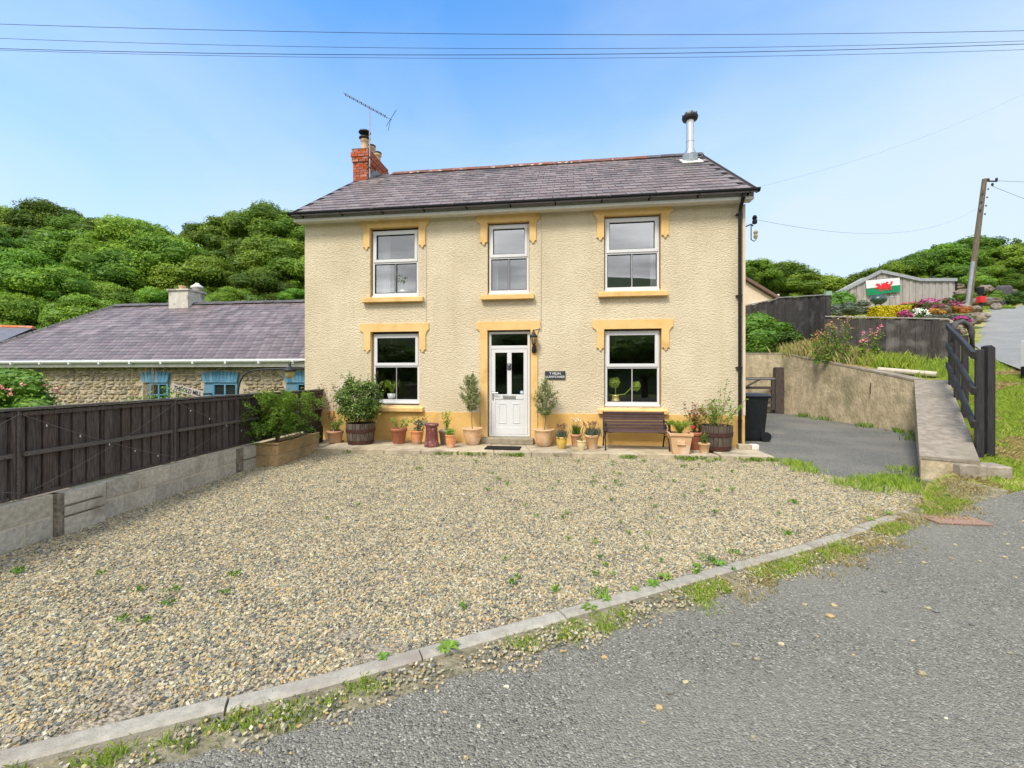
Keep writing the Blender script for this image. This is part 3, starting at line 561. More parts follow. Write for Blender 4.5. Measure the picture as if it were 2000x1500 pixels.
def window(x0, x1, z0, z1, zm, glass, y=.075):
    mb = MB(); fw = .055
    mb.box(x0, x0+fw, y, y+.07, z0, z1); mb.box(x1-fw, x1, y, y+.07, z0, z1); mb.box(x0+fw, x1-fw, y, y+.07, z1-fw, z1); mb.box(x0+fw, x1-fw, y, y+.07, z0, z0+fw+.03); mb.box(x0+fw, x1-fw, y, y+.07, zm-.03, zm+.03)
    mb.box(x0-.01, x1+.01, y-.035, y+.002, z0-.02, z0+.022)
    wn = mb.build('window', M['upvc'], house, bev=.004)
    mb = MB(); a, b, c, d = x0+.03, x1-.03, zm+.005, z1-.03; sw = .07; ys = y-.018     # opening sash above
    mb.box(a, a+sw, ys, y+.04, c, d); mb.box(b-sw, b, ys, y+.04, c, d); mb.box(a+sw, b-sw, ys, y+.04, d-sw, d); mb.box(a+sw, b-sw, ys, y+.04, c, c+sw); mb.build('sash', M['upvc'], wn, bev=.006)
    def pane(p, q_, r_, s_):
        mb = MB(); mb.add([(p, y+.03, r_), (q_, y+.03, r_), (q_, y+.03, s_), (p, y+.03, s_)], [(0, 1, 2, 3)]); mb.build('pane', glass, wn)
        mb = MB(); t_ = .009
        for bx in ((p, p+t_, r_, s_), (q_-t_, q_, r_, s_), (p+t_, q_-t_, r_, r_+t_), (p+t_, q_-t_, s_-t_, s_)): mb.box(bx[0], bx[1], y-.003, y+.029, bx[2], bx[3])
        mb.build('gasket', M['black'], wn)
    pane(a+sw, b-sw, c+sw, d-sw); xm = (x0+x1)/2; zb = z0+fw+.03
    pane(x0+fw, xm-.011, zb, zm-.03); pane(xm+.011, x1-fw, zb, zm-.03)
    mb = MB(); mb.box(xm-.011, xm+.011, y+.012, y+.045, zb, zm-.03); mb.build('glazing_bar', M['upvc'], wn)
window(-3.33, -2.20, 3.42, 4.97, 4.22, M['glassU']); window(-.54, .375, 3.42, 4.99, 4.24, M['glassU']); window(2.05, 3.21, 3.42, 5.02, 4.25, M['glassU'])
window(-3.31, -2.18, .93, 2.545, 1.79, M['glass']); window(2.05, 3.215, .91, 2.545, 1.75, M['glass'])
# front door
mb = MB(); dx0, dx1, dzb, dzt = -.54, .40, .19, 2.56; y = .06
for bx in ((dx0, dx0+.055, dzb, dzt), (dx1-.055, dx1, dzb, dzt), (dx0+.055, dx1-.055, dzt-.05, dzt), (dx0+.055, dx1-.055, 2.17, 2.245), (dx0+.055, dx1-.055, dzb, dzb+.04)): mb.box(bx[0], bx[1], y, y+.07, bx[2], bx[3])
fr = mb.build('door_frame', M['upvc'], house, bev=.004)
mb = MB(); mb.add([(dx0+.055, y+.03, 2.245), (dx1-.055, y+.03, 2.245), (dx1-.055, y+.03, 2.51), (dx0+.055, y+.03, 2.51)], [(0, 1, 2, 3)]); mb.build('fanlight', M['glass'], fr)
a, b, zb, zt = dx0+.06, dx1-.06, dzb+.045, 2.165; xm = (a+b)/2; mb = MB(); zr = 1.14
for bx in ((a, a+.085, zb, zt), (b-.085, b, zb, zt), (a+.085, b-.085, zt-.08, zt), (a+.085, b-.085, zb, zb+.16), (a+.085, b-.085, zr-.11, zr), (xm-.05, xm+.05, zr, zt-.08)): mb.box(bx[0], bx[1], y+.005, y+.055, bx[2], bx[3])
door = mb.build('door', M['upvc'], house, bev=.004)
mb = MB(); mb.box(a+.085, b-.085, y+.015, y+.05, zb+.16, zr-.11)
for xx in (a+.17, b-.17-.17):
    for bx in ((xx, xx+.018, zb+.25, zr-.2), (xx+.152, xx+.17, zb+.25, zr-.2), (xx+.018, xx+.152, zb+.25, zb+.268), (xx+.018, xx+.152, zr-.218, zr-.2)): mb.box(bx[0], bx[1], y+.006, y+.018, bx[2], bx[3])
mb.build('door_panel', M['upvc'], door, bev=.003)
for p0, p1 in ((a+.085, xm-.05), (xm+.05, b-.085)):
    mb = MB(); mb.add([(p0, y+.03, zr), (p1, y+.03, zr), (p1, y+.03, zt-.08), (p0, y+.03, zt-.08)], [(0, 1, 2, 3)]); mb.build('pane', M['glass'], door)
mb = MB(); mb.box(xm-.145, xm+.145, y-.012, y+.004, zr-.085, zr-.02); mb.box(xm-.125, xm+.125, y-.018, y-.012, zr-.075, zr-.03); mb.build('letter_box', M['steel'], door, bev=.003)
mb = MB(); mb.box(a+.02, a+.05, y-.01, y+.004, zr-.12, zr+.07); mb.tube([(a+.035, y-.005, zr+.04), (a+.035, y-.05, zr+.04), (a+.16, y-.055, zr+.035)], .010); mb.build('handle', M['steel'], door)
mb = MB(); mb.box(xm-.043, xm+.043, y-.012, y+.004, 1.70, 1.84); mb.build('number_plate', M['slateplaque'], door)
mb = MB(); mb.tube([(xm-.018, y-.02, 1.81), (xm-.018, y-.022, 1.73), (xm+.018, y-.022, 1.73), (xm+.018, y-.02, 1.81), (xm-.018, y-.02, 1.81)], .0045, 6); mb.build('door_knocker', M['steel'], door)
mb = MB(); mb.lathe([(.036, 0), (.036, .002)], seg=20); o = mb.build('sticker', mat('blue_sticker', (.25, .5, .7), (.6, .72, .8), rough=.5, scale=40), door); o.location = (b-.13, y+.026, zr+.05); o.rotation_euler = (R(90), 0, 0)
mb = MB(); mb.box(-.66, .50, -.27, .10, .055, .185); mb.build('door_step', M['step'], house, bev=.012)
# soffit, fascia, gutter
EY, EZ = -.36, 5.20
mb = MB(); mb.box(-5.14, 5.02, -.20, .0, 5.185, 5.20); mb.build('soffit', M['white'], house)
mb = MB(); mb.box(-5.14, 5.02, -.235, -.20, 5.175, 5.235); mb.build('fascia_trim', M['white'], house)
mb = MB(); mb.box(-5.14, 5.02, -.225, -.205, 5.235, 5.345); mb.build('fascia', M['soffit'], house)
mb = MB(); prof = [(-.065, .0), (-.06, -.035), (-.035, -.062), (0, -.07), (.035, -.062), (.06, -.035), (.065, 0)]; n = len(prof)
vs = []
for X in (-5.22, 5.10):
    vs += [(X, -.30+p[0], 5.36+p[1]) for p in prof]+[(X, -.30+p[0]*.85, 5.36+p[1]*.85) for p in prof]
k = 2*n; fs = [(i, i+1, k+i+1, k+i) for i in range(n-1)]+[(n+i+1, n+i, k+n+i, k+n+i+1) for i in range(n-1)]+[(0, k, k+n, n), (n-1, 2*n-1, k+2*n-1, k+n-1)]+[tuple(list(range(n))+list(range(2*n-1, n-1, -1)))]+[tuple(k+j for j in list(range(n))+list(range(2*n-1, n-1, -1)))]
gut = mb.add(vs, fs).build('gutter', M['black'], house, recalc=True)
for i in range(11):
    x = -4.9+i*.98; mb = MB(); mb.box(x-.012, x+.012, -.36, -.225, 5.275, 5.29); mb.box(x-.012, x+.012, -.235, -.222, 5.25, 5.31); mb.build('gutter_bracket', M['black'], gut)
mb = MB(); mb.tube([(4.80, -.30, 5.31), (4.80, -.29, 5.22), (4.80, -.10, 5.02), (4.80, -.085, 4.95), (4.80, -.085, .12), (4.80, -.13, .07)], .036, 10)
for z in (4.9, 3.2, 1.7, .6): mb.tube([(4.80, -.085, z), (4.80, -.085, z+.05)], .043, 10)
mb.build('downpipe', M['black'], house, smooth=False)
for z in (4.93, 3.23, 1.73): MB().box(4.74, 4.86, -.06, .0, z-.01, z+.02).build('pipe_clip', M['hoop'], house)
# main roof: slates over a shadow bed
RX0, RX1, RY0, RY1, RZ0, RZ1 = -5.13, 5.03, -.34, 3.33, 5.36, 7.86
run, rise = RY1-RY0, RZ1-RZ0; SL = math.hypot(run, rise); pit = math.atan2(rise, run)
mb = MB(); mb.add([(RX0, RY0, RZ0-.03), (RX1, RY0, RZ0-.03), (RX1, RY1, RZ1-.03), (RX0, RY1, RZ1-.03), (RX1, 2*RY1-RY0, RZ0-.03), (RX0, 2*RY1-RY0, RZ0-.03), (RX0, RY0, RZ0-.09), (RX1, RY0, RZ0-.09), (RX1, RY1, RZ1-.09), (RX0, RY1, RZ1-.09), (RX1, 2*RY1-RY0, RZ0-.09), (RX0, 2*RY1-RY0, RZ0-.09)],
   [(0, 1, 2, 3), (3, 2, 4, 5), (7, 6, 9, 8), (8, 9, 11, 10), (0, 6, 7, 1), (1, 7, 8, 2), (2, 8, 10, 4), (3, 9, 6, 0), (5, 11, 9, 3)])
roof = mb.build('roof', M['slate_joint'], house)
def slate_mesh(wd, ln, th, seed):
    q = random.Random(seed); j = lambda: q.uniform(-.004, .004)
    vs = [(-wd/2+j(), j(), 0), (wd/2+j(), j()*1.5, 0), (wd/2, ln, 0), (-wd/2, ln, 0), (-wd/2+j(), j(), th), (wd/2+j(), j()*1.5, th), (wd/2, ln, th*.6), (-wd/2, ln, th*.6)]
    return MB().add(vs, [(0, 3, 2, 1), (4, 5, 6, 7), (0, 1, 5, 4), (2, 3, 7, 6), (0, 4, 7, 3), (1, 2, 6, 5)])
def slating(parent, matl, O, U, Vv, width, length, sw, gauge, th, limfun=None, maxn=300, nvar=6):
    """O lower-left corner, U unit along eaves, V unit up slope"""
    O, U, Vv = Vector(O), Vector(U).normalized(), Vector(Vv).normalized(); W = U.cross(Vv).normalized()
    B = Matrix((U, Vv, W)).transposed(); var = [slate_mesh(sw-.010, gauge*1.25, th, i) for i in range(nvar)]; mes = [v.mesh('slate', matl) for v in var]
    rest = MB(); cnt = 0; nc = int(length/gauge); q = random.Random(5); tilt = Matrix.Rotation(-th/gauge*.95, 3, 'X')
    for r_ in range(nc+1):
        y = r_*gauge
        if y+gauge*.4 > length: break
        k = -1
        x0, x1 = (0, width) if not limfun else limfun(y)
        nn = int((x1-x0)/sw)+1
        for k in range(nn+1):
            xc = x0+(k+(.5 if r_ % 2 else 0))*sw
            if xc-sw*.3 < x0 or xc+sw*.3 > x1: continue
            P = O+U*xc+Vv*(y+q.uniform(-.004, .004))+W*(th*.9+q.uniform(0, .0025)); rot = (B @ Matrix.Rotation(q.uniform(-.008, .008), 3, 'Z') @ tilt)
            i = q.randrange(nvar)
            if cnt < maxn:
                o = bpy.data.objects.new('slate', mes[i]); link(o, parent); o.matrix_local = Matrix.Translation(P) @ rot.to_4x4(); cnt += 1
            else: merge_into(rest, var[i], Matrix.Translation(P) @ rot.to_4x4())
    if rest.v: tag(rest.build('slate_courses', matl, parent), kind='stuff')
slating(roof, M['slate'], (RX0, RY0-.01, RZ0-.025), (1, 0, 0), (0, run, rise), RX1-RX0, SL, .31, .285, .012)
nr = 24
for i in range(nr):
    x = RX0+.95+(RX1-RX0-.95)*i/nr; L = (RX1-RX0-.95)/nr-.012
    pr = [(-.16, -.115), (-.03, .0), (.0, .022), (.03, .0), (.16, -.115), (.15, -.13), (0, -.01), (-.15, -.13)]
    mb = MB(); mb.add([(0, p[0], p[1]) for p in pr]+[(L, p[0], p[1]) for p in pr], [tuple(range(8))[::-1], tuple(range(8, 16))]+[(j, (j+1) % 8, 8+(j+1) % 8, 8+j) for j in range(8)])
    o = mb.build('ridge_tile', M['ridge'] if i < 20 else M['ridge2'], roof, loc=(x, RY1, RZ1+.05+rnd.uniform(-.004, .006)), recalc=True)
    if i < 23 and i in (4, 6, 8, 9, 11, 12, 15): pass
q = random.Random(9); mb = MB()
for i in range(14):
    x = q.uniform(-3.6, 3.2); mb.blob((x, RY1-.15, RZ1-.055), (q.uniform(.03, .08), .02, .02), 6, 4, .3, seed=i)
mb.build('mortar_dab', M['white'], roof)
mb = MB()
for X in (RX0-.025, RX1-.005):
    mb.bar((X+.015, RY0, RZ0-.06), (X+.015, RY1, RZ1-.06), .03, .09); mb.bar((X+.015, RY1, RZ1-.06), (X+.015, 2*RY1-RY0, RZ0-.06), .03, .09)
mb.build('verge_board', M['slate_joint'], house)
# chimney, brick by brick
CX0, CX1, CY0, CY1, CZ0, CZ1 = -5.20, -4.73, 2.72, 4.12, 6.9, 8.36
chim = MB().box(CX0+.012, CX1-.012, CY0+.012, CY1-.012, 6.6, CZ1-.01).build('chimney', M['mortar'], house)
brm = [MB().box(-.1075, .1075, -.05, .05, -.0325, .0325).mesh('brick', M['brick']), MB().box(-.05, .05, -.05, .05, -.0325, .0325).mesh('brick', M['brick'])]
nb_ = 0; z = 7.28; row = 0
while z < 8.40:
    out_ = .0 if z < 8.02 else (.03 if z < 8.12 else (.05 if z < 8.3 else .025)); x0, x1, y0, y1 = CX0-out_, CX1+out_, CY0-out_, CY1+out_
    L = x1-x0; 
    def course(a, b, fixed, axis, side, off):
        t = a+(.0 if not off else -.11)
        while t < b-.02:
            c0, c1 = max(t, a), min(t+.215, b); 
            if c1-c0 > .04:
                c = (c0+c1)/2; sc = (c1-c0-.010)/.215
                if axis == 'x': inst('brick', brm[0], chim, (c, fixed+side*.045, z), (0, 0, 0), (sc, 1, 1))
                else: inst('brick', brm[0], chim, (fixed+side*.045, c, z), (0, 0, R(90)), (sc, 1, 1))
            t += .225
    course(x0, x1, y0, 'x', 1, row % 2)
    zr = RZ0+(RZ1-RZ0)*(RY1-RY0)/(run)
    course(y0+.1, y1, x1, 'y', -1, (row+1) % 2)
    if z > 8.0: course(y0+.1, y1, x0, 'y', 1, (row+1) % 2)
    z += .075; row += 1
MB().box(CX0-.03, CX1+.03, CY0-.03, CY1+.03, 8.37, 8.40).build('chimney_cap', M['mortar'], chim)
mb = MB(); mb.box(CX0-.02, CX1+.02, CY0-.03, CY0+.0, 7.05, 7.27); mb.build('cement_flaunching', M['white'], chim)
mb = MB(); mb.box(CX0-.025, CX1+.025, CY0-.035, CY0-.005, 7.22, 7.31)
for i in range(6): yy = CY0+.08+i*.14; zz = RZ0+(yy-RY0)*rise/run; mb.box(CX1+.0, CX1+.03, yy, yy+.15, zz-.02, zz+.20)
mb.build('lead_flashing', M['lead'], chim)
potp = [(.12, 0), (.13, .02), (.115, .05), (.095, .22), (.10, .30), (.125, .33), (.13, .38), (.11, .40), (.08, .40), (.075, .2)]
for i, yy in enumerate((2.97, 3.42, 3.86)):
    po = MB().lathe(potp, (0, 0, 0), 18).build('chimney_pot', M['potclay'], chim, smooth=True, loc=((CX0+CX1)/2+.02, yy, 8.40))
    if i == 0:
        mb = MB(); mb.lathe([(.13, .40), (.17, .42), (.17, .45), (.11, .46)], seg=18); mb.lathe([(.02, .46), (.02, .60)], seg=8); mb.lathe([(.09, .58), (.185, .60), (.17, .64), (.10, .675), (.02, .69)], seg=18); mb.build('cowl', M['iron'], po)
    else: MB().lathe([(.115, .395), (.135, .40), (.135, .44), (.10, .46), (.07, .43)], seg=18).build('cowl', M['hoop'], po)
# flue
fx, fy = 4.50, 2.62; fz = RZ0+(fy-RY0)*rise/run
fl = MB().lathe([(.10, fz-.2), (.10, fz+1.10)], (fx, fy, 0), 22).build('flue', M['steel'], house, smooth=False)
MB().lathe([(.108, fz+.50), (.108, fz+.53)], (fx, fy, 0), 22).build('flue_band', M['steel'], fl); MB().lathe([(.19, fz+.05), (.17, fz+.16), (.105, fz+.30)], (fx, fy, 0), 22).build('storm_collar', M['steel'], fl)
MB().lathe([(.20, fz-.10), (.20, fz+.14)], (fx, fy, 0), 22).build('flue_boot', M['lead'], fl)
mb = MB(); mb.bar((fx, fy-.36, RZ0+(fy-.36-RY0)*rise/run+.02), (fx, fy+.1, RZ0+(fy+.1-RY0)*rise/run+.02), .52, .02, up=(0, -rise, run)); mb.build('flashing', M['white'], fl)
mb = MB(); mb.lathe([(.12, fz+1.08), (.19, fz+1.10), (.21, fz+1.16), (.20, fz+1.19), (.14, fz+1.20)], (fx, fy, 0), 22)
for k in range(8):
    a = k*math.pi/4; mb.box(-.012, .012, -.012, .012, 0, .08, Matrix.Translation((fx+.19*math.cos(a), fy+.19*math.sin(a), fz+1.16)))
mb.build('flue_cowl', M['iron'], fl); MB().lathe([(.17, fz+1.20), (.15, fz+1.27), (.08, fz+1.31), (.01, fz+1.32)], (fx, fy, 0), 22).build('cowl_cap', M['lead'], fl, smooth=True)
# thin cable and bracket lines on the facade
MB().tube([(.66, -.012, 5.17), (.655, -.012, 2.75), (.64, -.04, 2.62), (.45, -.04, 2.57)], .008, 6).build('facade_cable', M['palecable'], house)
MB().tube([(-1.99, -.012, 5.17), (-1.99, -.012, 2.8)], .004, 5).build('facade_cable', M['palecable'], house)
# insulator bracket on the right corner
mb = MB(); mb.tube([(4.90, .02, 4.68), (5.06, .02, 4.74), (5.10, .02, 4.70)], .014, 6); mb.tube([(5.06, .02, 4.72), (5.06, .02, 4.42), (5.12, .02, 4.38), (5.16, .02, 4.42)], .01, 6)
br = mb.build('cable_bracket', M['iron'], house)
MB().lathe([(.045, 0), (.05, .05), (.035, .08), (.05, .12), (.03, .17)], (5.13, .02, 4.75), 12).build('insulator', M['black'], br); MB().lathe([(.03, 0), (.045, .05), (.03, .08), (.045, .13), (.03, .16)], (5.15, .02, 4.44), 12).build('insulator', M['greypot'], br)
# television aerial
ae = thing('television_aerial', 'thin television aerial on a tall mast strapped to the brick chimney', 'aerial', (-4.66, 2.70, 7.5))
MB().tube([(0, 0, 0), (0, 0, 2.05)], .018, 8).build('mast', M['alu'], ae); MB().box(-.05, .05, -.03, .02, .28, .32).box(-.05, .05, -.03, .02, .58, .62).build('clamp', M['iron'], ae)
A, Bp = Vector((-.72, -.15, 2.47)), Vector((.66, .1, 1.73)); dr = (Bp-A).normalized()
MB().tube([A, Bp], .011, 6).build('boom', M['alu'], ae)
perp = dr.cross(Vector((0, 1, 0.2))).normalized(); el = Vector((0, 1, .1)).normalized()
for i in range(11):
    p_ = A+(Bp-A)*(.03+i*.082); mb = MB(); mb.tube([p_-el*.14, p_+el*.14], .006, 5); mb.tube([p_-perp*.035, p_+perp*.035], .012, 5); mb.build('element', M['iron'], ae)
mb = MB(); e0 = Bp-dr*.05
for k in (-1, 1): mb.tube([e0, e0+perp*.32*k+dr*.06], .007, 5); mb.tube([e0, e0+el*.2*k+Vector((-.22*k, 0, -.1*k))], .007, 5)
mb.build('reflector', M['iron'], ae)
# wall lantern
ln = thing('wall_lantern', 'black carriage lantern on the ochre door surround, right of the front door', 'lantern', (.50, -.03, 2.08))
MB().lathe([(.0, 0), (.05, .02), (.06, .08), (.045, .16), (.02, .2)], (0, 0, -.02), 14).build('back_plate', M['iron'], ln)
MB().tube([(0, 0, .06), (0, -.07, .04), (0, -.11, .09), (0, -.12, .17)], .014, 8).build('bracket_arm', M['iron'], ln)
MB().lathe([(.03, .18), (.045, .2), (.065, .33), (.06, .335)], (0, -.12, 0), 6).build('lamp_glass', glassmat('lantern_glass', .08, (.85, .82, .75)), ln)
mb = MB()
for k in range(6):
    a = k*math.pi/3; mb.tube([(.035*math.cos(a), -.12+.035*math.sin(a), .18), (.07*math.cos(a), -.12+.07*math.sin(a), .335)], .005, 4)
mb.lathe([(.02, .16), (.045, .175), (.045, .19), (.03, .195)], (0, -.12, 0), 12); mb.build('cage', M['iron'], ln)
MB().lathe([(.085, .33), (.088, .35), (.05, .40), (.03, .44), (.012, .46), (.016, .48), (.002, .51)], (0, -.12, 0), 12).build('lamp_roof', M['iron'], ln)
# name plaque
def text(name, s_, size, M4, matl, parent, bold=.0, ext=.003):
    cu = bpy.data.curves.new(name, 'FONT'); cu.body = s_; cu.size = size; cu.align_x = 'CENTER'; cu.align_y = 'CENTER'; cu.extrude = ext; cu.offset = bold; cu.resolution_u = 3
    tmp = bpy.data.objects.new('tmp_text', cu); col.objects.link(tmp); dg = bpy.context.evaluated_depsgraph_get(); me = bpy.data.meshes.new_from_object(tmp.evaluated_get(dg))
    bpy.data.objects.remove(tmp); me.materials.clear(); me.materials.append(matl); me.transform(M4); o = bpy.data.objects.new(name, me); link(o, parent); return o
pq = thing('name_plaque', 'dark slate house name plaque fixed to the cream wall right of the door', 'sign', (.965, -.012, 1.575))
MB().box(-.225, .225, -.014, .0, -.09, .09).build('plaque', M['slateplaque'], pq, bev=.003)
RX = Matrix.Rotation(R(90), 4, 'X')
text('lettering', 'Y FELIN', .074, Matrix.Translation((0, -.016, .035)) @ RX, M['letter'], pq, .0006); text('lettering', 'LLANYCHAER', .068, Matrix.Translation((0, -.016, -.038)) @ RX, M['letter'], pq, .0006)
# paving slabs in front of the house
pav = thing('paving', 'strip of buff paving slabs along the foot of the house', 'paving')
xp = [-4.75, -4.0, -3.2, -2.42, -1.66, -.92, -.2, .55, 1.32, 2.05, 2.62, 3.3, 4.1, 5.06]
def fy_(x): return -1.36+(x+4.2)*.0325
for i in range(len(xp)-1):
    a, b = xp[i]+.006, xp[i+1]-.006; k = .18; dzz = rnd.uniform(-.004, .004)
    for j in range(2):
        f0, f1 = (0, .47) if j == 0 else (.485, 1)
        ya0, ya1 = fy_(a)*(1-f0), fy_(a)*(1-f1); yb0, yb1 = fy_(b)*(1-f0), fy_(b)*(1-f1)
        if j == 1: ya1 = yb1 = -.026
        sk = lambda yy: (yy+1.2)*-.25*(1 if i > 4 else -1)*(0 if i in (0, len(xp)-2) else 1)
        vs = [(a+sk(ya0), ya0, -.05), (b+sk(yb0), yb0, -.05), (b+sk(yb1), yb1, -.05), (a+sk(ya1), ya1, -.05)]; vs += [(v[0], v[1], .06+dzz) for v in vs]
        MB().add(vs, [(0, 3, 2, 1), (4, 5, 6, 7), (0, 1, 5, 4), (1, 2, 6, 5), (2, 3, 7, 6), (3, 0, 4, 7)]).build('slab', M['paving'], pav, bev=.006)
kb = thing('corner_bricks', 'two pale stone blocks at the right corner of the house beside the driveway', 'blocks', (4.95, -.25, .05))
MB().box(-.25, -.01, -.06, .1, .01, .11).build('block', M['paving'], kb, bev=.006); MB().box(.0, .14, -.06, .1, .01, .11).build('block', M['white'], kb, bev=.006)
mb = MB(); mb.box(-.36, .36, -.19, .19, 0, .018); o = mb.build('doormat', mat('black_mat', (.008, .008, .009), (.02, .02, .02), rough=1, scale=60, bump=.8, bscale=200)); o.location = (-.08, -.80, .062); tag(o, 'black rubber doormat on the paving below the front door step', 'doormat')
# curtains behind the upper windows
def curtain(x0, x1, z0, z1, label, y=.27):
    n = max(8, int((x1-x0)/.012)); vs = []; 
    for i in range(n+1):
        x = x0+(x1-x0)*i/n; yy = y+.018*math.sin(i*1.1)+.01*math.sin(i*.37); vs += [(x, yy, z0), (x, yy, z1)]
    o = MB().add(vs, [(2*i, 2*i+2, 2*i+3, 2*i+1) for i in range(n)]).build('curtain', M['curtain'], smooth=True); tag(o, label, 'curtain')
for a_, b_, z_ in ((-3.34, -2.16, .93), (2.03, 3.24, .91), (-3.36, -2.17, 3.43), (-.56, .39, 3.43), (2.03, 3.23, 3.43)): MB().box(a_, b_, .15, .42, z_-.03, z_+.015).build('window_board', M['upvc'], house)
curtain(-3.36, -2.98, 3.45, 5.0, 'white net curtain drawn to the left inside the upper left window')
curtain(-.56, -.36, 3.45, 5.0, 'narrow white curtain at the left side of the upper middle window'); curtain(3.05, 3.24, 3.45, 5.03, 'narrow white curtain at the right side of the upper right window')
curtain(2.05, 2.13, 1.0, 2.55, 'pale curtain edge inside the lower right window')

# ------------------------------------------------------------------ foliage tools
def blades(mb, P, h, wd, seed=0, t0=0., t1=1., lean=.5):
    g = np.random.default_rng(seed); P = np.asarray(P, float); n = len(P); a = g.uniform(0, 6.283, n); H = h*g.uniform(.5, 1.2, n); l = lean*g.uniform(.2, 1, n)*H
    D = np.stack([np.cos(a), np.sin(a), np.zeros(n)], 1); S = np.stack([-np.sin(a), np.cos(a), np.zeros(n)], 1)*wd
    mid = P+D*(l*.35)[:, None]+np.array([0, 0, 1])*(H*.6)[:, None]; tip = P+D*l[:, None]+np.array([0, 0, 1])*H[:, None]
    V = np.stack([P-S*.5, P+S*.5, mid+S*.35, tip, mid-S*.35], 1).reshape(-1, 3); b = len(mb.v); mb.v += V.tolist()
    mb.f += [(b+5*i, b+5*i+1, b+5*i+2, b+5*i+3, b+5*i+4) for i in range(n)]; mb.t += np.repeat(g.uniform(t0, t1, n), 5).tolist(); mb.mi += [0]*n; return mb
def lobed(n, seed, nl=14, rx=1, ry=1, rz=.8, leaf=.09, lr=(.28, .48), core=True, full=False, asp=.6, inner=.0, flat=.75):
    """crown as many leaf faces spread over overlapping lobes; unit size, centre at 0"""
    g = np.random.default_rng(seed); mb = MB(); Ls = []
    for k in range(nl):
        th = g.uniform(0, 6.283); u = g.uniform(-.55 if not full else -.9, 1); r = math.sqrt(max(0, 1-u*u)); d = .68
        Ls.append((r*math.cos(th)*d*rx, r*math.sin(th)*d*ry, u*d*rz, g.uniform(*lr)))
    Ls.append((0, 0, 0, .6*min(rx, ry, rz))); per = np.array([l[3]**2 for l in Ls]); per = (per/per.sum()*n).astype(int)
    for l, m in zip(Ls, per):
        v = g.normal(size=(m, 3)); v /= np.linalg.norm(v, axis=1, keepdims=True); 
        rad = l[3]*(1-inner*g.random(m))*(1+.16*np.sin(v[:, 0]*9+l[0]*20)*np.sin(v[:, 1]*8+l[1]*17)+g.normal(0, .05, m))
        P = np.array(l[:3])+v*rad[:, None]*np.array([1, 1, flat]); nn = v*.8+np.array([0, 0, .45])+g.normal(0, .45, (m, 3))
        t = np.clip(g.uniform(0, .85)+g.normal(0, .16, m)+.15*np.sin(v[:, 0]*7+v[:, 2]*6+l[2]*9), 0, 1); mb.leaves(P, nn, leaf, t, asp, seed+len(mb.v))
        if core: mb.blob(l[:3], (l[3]*.78, l[3]*.78, l[3]*.78*flat), 8, 5, .15, tint=.25, seed=seed)
    return mb
def in_ellipsoid(n, c, r, g, hollow=.3):
    v = g.normal(size=(n, 3)); v /= np.linalg.norm(v, axis=1, keepdims=True); q = (hollow+(1-hollow)*g.random(n)**.6)[:, None]; return np.array(c)+v*q*np.array(r), v

# ------------------------------------------------------------------ left boundary: block wall and fence
WB = Vector((-4.22, -2.6)); WD = (Vector((-3.85, -6.5))-WB).normalized(); WN = Vector((-WD.y, WD.x))   # along the wall towards the camera; WN to the gravel side
if WN.x < 0: WN = -WN
WA = math.atan2(WD.y, WD.x)
WM = Matrix(((WD.x, -WN.x, 0, WB.x), (WD.y, -WN.y, 0, WB.y), (0, 0, 1, 0), (0, 0, 0, 1)))       # local: x along, y away from the gravel
bw = thing('block_wall', 'low grey concrete block wall along the left side of the gravel', 'wall')
MB().box(.42, 7.9, .007, .12, -.36, .352, WM).build('mortar_bed', M['blockmortar'], bw)
def lay(t0, t1, z0, z1, y0, m=None, nm='block'):
    mb = MB(); j = lambda: rnd.uniform(-.003, .003); mb.box(t0+.010, t1-.010, y0+j(), .13, z0+.009, z1-.009, WM, tint=.5); mb.build(nm, m or M['block'], bw, bev=.004)
for z0, z1, sh_ in ((.135, .36, 0), (-.09, .135, .22), (-.315, -.09, 0)):
    t = .60-sh_
    while t < 2.85: lay(max(t, .60), min(t+.45, 2.88), z0, z1, 0); t += .45
lay(-.03, .45, .135, .36, -.035); lay(-.03, .45, -.09, .135, -.035); lay(-.03, .45, -.3, -.09, -.035); MB().box(.45, .60, -.010, .12, -.3, .35, WM).build('stained_joint', M['blockdark'], bw)
for z0, z1 in ((.21, .36), (.10, .205), (-.125, .095), (-.34, -.13)): lay(2.88, 3.34, z0, z1, -.045)
MB().box(3.345, 3.40, -.040, .12, -.36, .352, WM).build('stained_joint', M['blockdark'], bw)
for r_, (z0, z1) in enumerate(((.135, .36), (-.09, .135), (-.315, -.09), (-.5, -.32))):
    t = 3.42-(.22 if r_ % 2 else 0)
    while t < 7.6: lay(max(t, 3.40), t+.45, z0, z1, 0); t += .45
fe = thing('board_fence', 'dark stained vertical board fence standing on the grey block wall', 'fence')
FY = .10
def fbox(name, t0, t1, y0, y1, z0, z1, m=M['darkwood'], bev=0): return MB().box(t0, t1, FY+y0, FY+y1, z0, z1, WM).build(name, m, fe, bev=bev)
posts = [-2.78, -.90, 1.79, 3.66, 5.53, 7.4]
q = random.Random(4)
